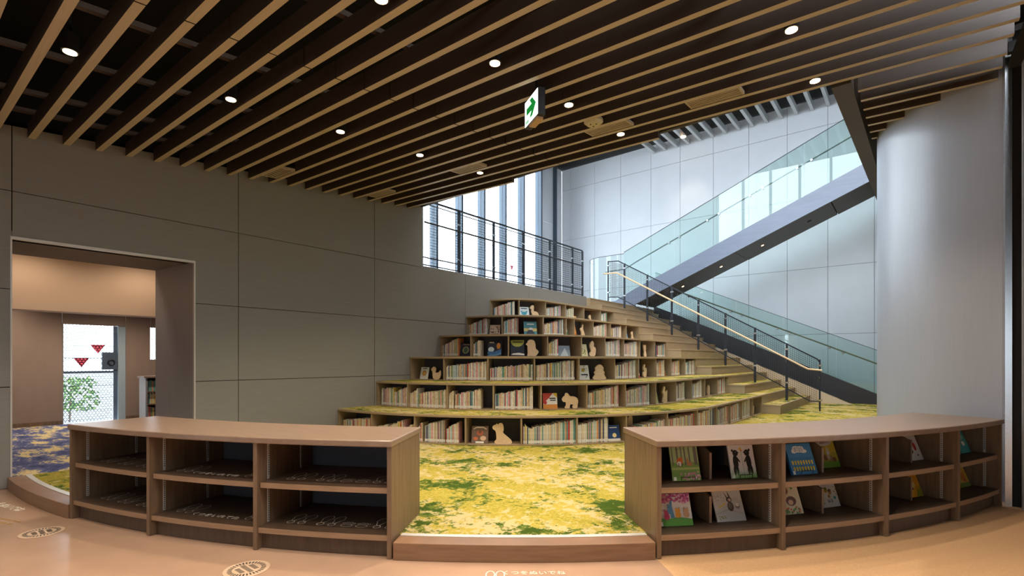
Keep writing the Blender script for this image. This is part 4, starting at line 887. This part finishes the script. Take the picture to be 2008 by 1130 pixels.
# face-out books on the tiers: tier, px centre, w, h, bg, art, words
TB = [(1, 939, .235, .245, (120, 98, 84), [((226, 206, 180), ('p', [(.1, .78), (.3, .88), (.7, .88), (.9, .78), (.9, .84), (.7, .95), (.3, .95), (.1, .84)])), ((190, 100, 70), ('e', .5, .6, .2, .16)), (BR, ('e', .5, .66, .1, .1)), ((214, 120, 80), ('e', .25, .28, .14, .1)), ((226, 190, 160), ('e', .7, .3, .18, .14)), (WH, ('r', .25, .02, .75, .12))], 'brown picture book with animals round a table, beside the wooden dog'),
      (1, 1209, .20, .23, (34, 66, 120), [(WH, ('r', 0, .0, 1, .16)), ((240, 220, 160), ('e', .55, .36, .17, .14)), (WH, ('r', .2, .82, .8, .87))], 'dark blue picture book with a bright round moon, face out on the lowest tier'),
      (2, 1081, .225, .245, (232, 226, 220), [((186, 60, 40), ('p', [(0, 1), (.7, 1), (.45, .7), (.2, .5), (0, .3)])), (YE, ('p', [(.7, 1), (1, 1), (1, .7), (.8, .85)])), ((214, 140, 60), ('r', 0, 0, 1, .28)), (RD_, ('e', .15, .4, .12, .12)), (BK, ('r', .45, .62, .9, .7)), (BK, ('r', .5, .5, .9, .57))], 'picture book with red autumn leaves beside the wooden bear'),
      (2, 1292, .17, .25, (198, 208, 150), [(BK, ('e', .55, .55, .16, .2)), (WH, ('e', .58, .5, .1, .14)), (YE, ('e', .55, .3, .2, .1))], 'pale green picture book with a penguin picture, second tier'),
      (2, 1385, .16, .20, (224, 150, 60), [], 'orange picture book beside the small wooden sheep'),
      (3, 826, .185, .215, (226, 224, 214), [((206, 140, 60), ('e', .5, .5, .26, .24)), ((226, 180, 100), ('e', .5, .5, .14, .12)), (BK, ('r', .25, .86, .8, .92))], 'white picture book with an orange lion face, beside the wooden duck'),
      (3, 1150, .205, .255, (232, 232, 226), [((190, 170, 60), ('e', .45, .66, .16, .14))] + flowers(BK, 16, .08, .92, .55, .95, .03) + flowers((60, 130, 140), 8, .1, .9, .1, .4, .04) + [(BK, ('r', .2, .3, .85, .38))], 'white picture book dotted with black silhouettes, beside the stacked wooden shape'),
      (3, 1257, .17, .22, (230, 226, 222), [(RD_, ('r', 0, 0, 1, .2)), (BK, ('r', .2, .75, .8, .8)), (RD_, ('e', .5, .45, .2, .12))], 'white and red picture book beside the wooden squirrel'),
      (3, 1309, .12, .22, (150, 90, 40), [((206, 150, 70), ('e', .5, .5, .3, .25))], 'brown picture book at the end of a row, third tier'),
      (4, 909, .235, .255, (26, 28, 52), [((150, 150, 110), ('e', .5, .45, .3, .27)), ((60, 90, 80), ('e', .5, .45, .18, .2)), ((170, 160, 120), ('r', .2, .84, .8, .88))], 'navy picture book with a pale round emblem, fourth tier by the wall'),
      (4, 968, .255, .295, (24, 30, 52), [((90, 140, 180), ('p', [(0, .05), (1, .3), (1, .1), (.6, 0), (0, 0)])), ((206, 220, 226), ('e', .25, .42, .22, .16)), ((60, 110, 160), ('p', [(0, .3), (.5, .28), (1, .45), (1, .25), (.5, .1), (0, .1)])), ((206, 130, 40), ('e', .78, .64, .14, .2)), (WH, ('r', .1, .82, .45, .9))], 'dark picture book with orange bear and blue waves, fourth tier'),
      (4, 1015, .25, .30, (28, 38, 58), [((176, 180, 84), ('e', .5, .95, .5, .38)), ((60, 70, 40), ('r', .15, .84, .85, .9)), (WH, ('p', [(.0, .08), (1, .04), (1, .14), (.6, .2), (.2, .16)]))], 'navy picture book with a big yellow-green moon beside the wooden chick'),
      (4, 1110, .26, .20, (140, 156, 166), [((200, 210, 214), ('p', [(.15, .0), (.6, .8), (.85, .0)]))], 'grey-blue leaning picture book with a pale mountain, fourth tier'),
      (4, 1149, .23, .235, (226, 222, 180), flowers((60, 70, 60), 18, .1, .9, .1, .9, .05) + flowers((180, 180, 60), 14, .1, .9, .1, .9, .05), 'pale yellow patterned picture book beside the wooden bird, fourth tier'),
      (4, 1258, .15, .20, (220, 140, 50), [(WH, ('e', .5, .7, .2, .15)), (BR, ('e', .5, .3, .2, .15)), (BK, ('r', .3, .9, .7, .94))], 'small orange picture book beside the wooden cat'),
      (5, 968, .215, .215, (214, 186, 160), flowers((120, 40, 30), 12, .1, .9, .3, .8, .06) + [((90, 36, 28), ('r', .1, .04, .9, .16)), ((90, 36, 28), ('e', .3, .3, .15, .06))], 'sepia picture book with dark red shells, fifth tier'),
      (5, 1042, .265, .28, (76, 140, 150), [((214, 190, 110), ('r', 0, .3, 1, .52)), ((50, 60, 70), ('p', [(.15, .1), (.3, .36), (.6, .44), (.85, .1)])), (WH, ('e', .55, .48, .16, .09)), (WH, ('r', .25, .78, .8, .86)), ((120, 180, 200), ('r', 0, 0, 1, .1))], 'blue picture book with a polar bear on a rock, fifth tier'),
      (5, 1114, .15, .24, (206, 214, 206), [((60, 120, 70), ('r', 0, .0, 1, .4)), (BK, ('e', .5, .7, .2, .12))], 'green and white picture book at the end of the row, fifth tier'),
      (5, 1131, .21, .27, (232, 160, 80), [((214, 120, 40), ('r', 0, 0, 1, .3)), (WH, ('e', .5, .85, .3, .1)), (BK, ('e', .45, .85, .08, .04))], 'orange picture book beside the wooden rabbit, fifth tier'),
      (5, 1233, .19, .25, (80, 160, 206), [((214, 190, 90), ('r', 0, 0, 1, .3))], 'bright blue picture book with a sandy strip, fifth tier'),
      (6, 1030, .22, .235, (226, 232, 232), [((60, 160, 180), ('e', .5, .4, .28, .16)), ((60, 160, 180), ('e', .25, .55, .1, .07)), ((60, 160, 180), ('e', .75, .55, .1, .07)), ((70, 90, 110), ('r', .2, .8, .8, .88))], 'white picture book with a blue crab beside the wooden alpaca'),
      (6, 1132, .17, .15, (220, 180, 110), [((206, 130, 50), ('p', [(.1, 0), (.5, .9), (.9, 0)]))], 'small tan leaning picture book, top tier'),
      (6, 1148, .15, .20, (232, 230, 224), [((150, 160, 170), ('r', .2, .5, .8, .8))], 'small white leaning picture book, top tier'),
      (6, 1194, .14, .11, (226, 226, 222), [], 'little white picture book beside the last row, top tier')]
for (k, px, w, h, bg_, art, lab) in TB:
    x, y, d = tpos(k, spx(k, px), .075); face_book('picture_book', (x, y, TZ(k - 1) + .0175), radians(d), w, h, .012, .22, bg_, art, lab, 'face-out picture books on the tiers')
# ------------------------------------------------------------------ cut-out wooden animals
def smooth(pts, n=3):
    out = []; N = len(pts)
    for i in range(N):
        p0, p1, p2, p3 = [Vector(pts[(i + j) % N]) for j in (-1, 0, 1, 2)]
        for s in range(n):
            t = s / n; out.append(tuple(.5 * ((2 * p1) + (p2 - p0) * t + (2 * p0 - 5 * p1 + 4 * p2 - p3) * t * t + (3 * p1 - p0 - 3 * p2 + p3) * t ** 3)))
    return out
AN = [ # tier, px, name, height, outline, label, inner line
 (1, 984, 'wooden_dog', .285, [(428, 722), (440, 695), (472, 682), (488, 668), (506, 682), (522, 664), (552, 662), (572, 690), (578, 750), (572, 795), (635, 850), (690, 905), (680, 938), (600, 942), (470, 938), (460, 905), (482, 880), (478, 800), (465, 762), (440, 745)], 'cut-out wooden sitting dog on the lowest tier beside a brown picture book', [[(525, 690), (545, 720), (540, 760), (522, 740)], [(560, 900), (555, 870), (590, 850), (620, 880), (600, 915)]]),
 (2, 1121, 'wooden_bear', .235, [(1355, 350), (1375, 310), (1395, 300), (1405, 265), (1430, 255), (1455, 275), (1480, 305), (1540, 310), (1590, 335), (1608, 385), (1598, 430), (1590, 482), (1530, 482), (1520, 450), (1538, 440), (1510, 425), (1480, 430), (1472, 470), (1465, 482), (1405, 482), (1400, 465), (1416, 440), (1412, 390), (1375, 385)], 'cut-out wooden walking bear on the second tier', [[(1410, 320), (1450, 310), (1465, 350), (1430, 370)]]),
 (2, 1311, 'wooden_rabbit', .275, [(768, 235), (785, 205), (800, 180), (820, 190), (815, 240), (845, 248), (868, 228), (866, 330), (860, 385), (780, 385), (778, 350), (790, 300), (775, 260)], 'cut-out wooden rabbit on the second tier beside the penguin book', [[(800, 300), (830, 290), (845, 340), (810, 360)]]),
 (2, 1396, 'wooden_sheep', .22, [(1318, 200), (1330, 165), (1350, 150), (1370, 165), (1385, 190), (1385, 270), (1370, 285), (1362, 268), (1352, 283), (1330, 280), (1320, 245)], 'small cut-out wooden sheep near the end of the second tier', []),
 (1, 1484, 'wooden_alpaca', .17, [(1885, 440), (1905, 425), (1915, 402), (1935, 405), (1938, 470), (1925, 505), (1895, 505), (1885, 470)], 'small cut-out wooden alpaca in the last bay of the lowest tier', []),
 (1, 1240, 'wooden_figure', .27, [(352, 620), (370, 603), (386, 615), (384, 650), (402, 720), (350, 720), (360, 660)], 'little wooden bird figure behind the low row, left of the two', []),
 (1, 1261, 'wooden_figure', .30, [(475, 620), (490, 585), (514, 590), (518, 640), (550, 720), (480, 720)], 'little wooden bird figure behind the low row, right of the two', []),
 (3, 850, 'wooden_duck', .22, [(1045, 225), (1065, 202), (1090, 188), (1112, 205), (1116, 235), (1106, 262), (1150, 266), (1175, 256), (1190, 235), (1197, 290), (1182, 335), (1150, 352), (1100, 350), (1072, 322), (1070, 275), (1062, 245)], 'cut-out wooden duck on the third tier beside the lion book', [[(1100, 290), (1130, 285), (1150, 310), (1120, 325)]]),
 (3, 1181, 'wooden_beehive', .255, [(735, 1035), (738, 990), (756, 975), (742, 940), (762, 915), (756, 880), (778, 850), (815, 828), (855, 845), (880, 880), (874, 910), (895, 940), (888, 970), (905, 1000), (908, 1035)], 'cut-out wooden beehive-like stack on the third tier', [[(780, 905), (820, 900), (860, 905), (820, 910)], [(770, 960), (820, 955), (870, 960), (820, 966)]]),
 (3, 1271, 'wooden_squirrel', .245, [(1345, 880), (1370, 838), (1388, 845), (1390, 885), (1420, 885), (1429, 920), (1425, 970), (1410, 1005), (1360, 1005), (1350, 960), (1370, 930), (1350, 905)], 'cut-out wooden squirrel on the third tier beside the red and white book', []),
 (4, 1045, 'wooden_chick', .30, [(1430, 740), (1450, 722), (1465, 690), (1500, 675), (1545, 690), (1565, 740), (1570, 800), (1612, 840), (1590, 880), (1560, 905), (1500, 900), (1455, 902), (1460, 860), (1455, 800), (1455, 762)], 'cut-out wooden chick on the fourth tier beside the moon book', [[(1490, 760), (1520, 765), (1530, 830), (1500, 850), (1488, 810)]]),
 (4, 1168, 'wooden_bird', .285, [(715, 575), (740, 562), (760, 590), (760, 630), (785, 645), (792, 680), (775, 748), (700, 748), (695, 720), (715, 690), (700, 640), (697, 610)], 'cut-out wooden hen on the fourth tier beside the patterned book', []),
 (4, 1270, 'wooden_cat', .27, [(1350, 598), (1380, 606), (1405, 596), (1411, 650), (1401, 670), (1420, 720), (1418, 752), (1368, 750), (1375, 700), (1365, 660), (1352, 630)], 'cut-out wooden cat on the fourth tier beside the small orange book', []),
 (5, 1148, 'wooden_rabbit', .265, [(572, 395), (600, 375), (612, 345), (622, 350), (618, 395), (640, 440), (655, 497), (595, 497), (590, 440), (572, 410)], 'cut-out wooden rabbit on the fifth tier beside the orange book', []),
 (5, 1245, 'wooden_penguin', .225, [(1187, 440), (1210, 418), (1228, 430), (1232, 470), (1255, 535), (1200, 535), (1205, 480), (1190, 455)], 'cut-out wooden penguin at the end of the fifth tier', []),
 (6, 1052, 'wooden_alpaca', .27, [(1497, 220), (1515, 195), (1545, 183), (1562, 205), (1556, 258), (1600, 265), (1635, 290), (1646, 340), (1635, 350), (1600, 345), (1575, 330), (1550, 349), (1525, 345), (1536, 310), (1520, 270), (1522, 238), (1500, 230)], 'cut-out wooden alpaca on the top tier beside the crab book', []),
 (6, 1163, 'wooden_bird', .21, [(680, 215), (700, 195), (718, 205), (722, 235), (745, 280), (755, 305), (695, 304), (700, 250), (680, 235)], 'cut-out wooden bird on the top tier', [])]
for (k, px, nm, H_, P, lab, inner) in AN:
    xs = [p[0] for p in P]; ys = [p[1] for p in P]; sc = H_ / (max(ys) - min(ys)); mx = (min(xs) + max(xs)) / 2; my = max(ys)
    wide = 1.0
    if k >= 2 and px > 1140: wide = 1.25
    f = lambda p: ((p[0] - mx) * sc * wide, (my - p[1]) * sc)
    x, y, d = tpos(k, spx(k, px), .085 if nm != 'wooden_figure' else .27); t = empty(nm, (x, y, TZ(k - 1) + .0165), lab, 'wooden figure', 'cut-out wooden animals', radians(d), 0)
    sp = smooth([f(p) for p in P]); zmin = min(z for _, z in sp); sp = [(u, v - zmin) for u, v in sp]
    MB().prism(sp, 'y', 0, .026).build('body', M_ply, t, bevel=.002)
    cy_ = sum(p[1] for p in sp) / len(sp); cx2 = sum(p[0] for p in sp) / len(sp)
    ln = MB(); ln.tube([Vector((u, .0005, v)) for u, v in sp + sp[:1]], .0028, 4, cap=False); ring = [Vector((cx2 + (u - cx2) * .86, -.0006, cy_ + (v - cy_) * .9)) for u, v in sp]
    for L_ in inner:
        q = smooth([f(p) for p in L_]); ln.tube([Vector((u, -.0006, v - zmin)) for u, v in q + q[:1]], .0035, 4, cap=False)
    if not inner: ln.tube([Vector((cx2 + .3 * (u - cx2), -.0006, cy_ + .3 * (v - cy_))) for u, v in sp + sp[:1]], .003, 4, cap=False)
    ln.build('carved_line', M_plyl, t)

# ------------------------------------------------------------------ bookcase in the room beyond the doorway
bx = ata(288, 740, -11.35).y
t = empty('bookcase', (-11.35, bx, PZ), 'small bookcase with colourful books in the room beyond the doorway', 'bookcase')
MB().box(-.40, 0, -.02, .012, 0, .84).build('side_panel', M_grey, t); MB().box(-.40, 0, .9, .93, 0, .84).build('side_panel', M_grey, t)
MB().box(-.42, .02, -.05, .95, .84, .87).build('top_board', M_shelfh, t); MB().box(-.40, -.385, .012, .9, 0, .84).build('back_panel', M_back, t)
for z in (.06, .32, .56): MB().box(-.385, -.005, .012, .9, z, z + .02).build('shelf', M_shelf, t)
rb2 = random.Random(5); n_ = 0
for z, nm in ((.08, 'bottom'), (.34, 'middle'), (.58, 'upper')):
    y = .02; i = 0
    while y < .62:
        w = rb2.uniform(.018, .03); ci = rb2.choice([6, 9, 11, 10, 7, 0, 8, 13]); h = rb2.uniform(.17, .215)
        me = MB().box(-.17, 0, 0, w - .001, 0, h).mesh('book', bmats[ci])
        link('book', me, None, (-11.40, bx + y, PZ + z + .001), None, label=PAL[ci][0] + ' book, ' + ORD[i] + ' from the left on the ' + nm + ' shelf beyond the doorway', category='book', group='books in the bookcase beyond the doorway')
        y += w; i += 1

# ------------------------------------------------------------------ floor grilles and floor stickers
M_gr = plain('grille_tan', (206, 176, 148), .4)
for (x, y, lab) in ((-5.1, .686, 'round slotted floor grille in front of the left end of the empty shelf'), (-3.222, 1.365, 'round slotted floor grille at the bottom edge, before the middle of the empty shelf')):
    t = empty('floor_grille', (x, y, 0.0005), lab, 'grille', 'round floor grilles'); MB().cyl((0, 0), .132, 0, .004, 48).build('plate', M_gr, t, bevel=.002)
    s = MB()
    for k in range(32):
        a = 2 * pi * k / 32; s.bar((.082 * cos(a), .082 * sin(a), .0042), (.108 * cos(a), .108 * sin(a), .0042), .008, .0012)
    for k in range(-5, 6):
        u = k * .0125; L_ = sqrt(max(0, .066 ** 2 - u * u))
        for v in (-1, 0, 1):
            if abs(v) * .045 < L_: s.bar((u, v * .042 - .014, .0042), (u, v * .042 + .014, .0042), .006, .0012)
    s.build('slots', M_dark, t, kind='stuff')
nu = text_mesh('くつをぬいでね', .056, M_ink)
p = atz(1046, 1124, .001); dg_ = math.degrees(atan2(p.x - CX, CY - p.y))
t = empty('floor_sticker', (p.x, p.y, .0008), 'white lettering sticker with shoe outlines on the floor before the step', 'sticker', None, radians(dg_))
link('lettering', nu, t); 
q = atz(971, 1130, .001); inv = Matrix.Rotation(-radians(dg_), 3, 'Z') @ (q - p); s = MB()
for sx in (-.03, .03): ribbon(s, ell(sx, .02, .026, .05, 22), .007); ribbon(s, ell(sx, -.055, .02, .022, 16), .007)
o = s.build('shoe_outline', M_ink, t); o.location = (inv.x, inv.y, .0004)
p = pol(8.235, 5.3); t = empty('floor_sticker', (p.x, p.y, .0008), 'white lettering sticker on the floor at the left edge, by the curved kerb', 'sticker', None, radians(5.3 + 8))
link('lettering', text_mesh('くつをぬいでね', .095, M_ink), t)
t = empty('floor_studs', (*tuple(atz(4, 1025, 0))[:2], .0006), 'rows of small gold studs on the floor at the left edge', 'floor studs', None, radians(20))
for j in range(3):
    for i in range(9):
        if j == 2 and i > 4: continue
        MB().cyl((.0, 0), .008, 0, .004, 8).build('stud', plain('gold_stud', (236, 200, 120), .3, .8), t).location = (-.16 + .035 * i, .05 - .055 * j, 0)
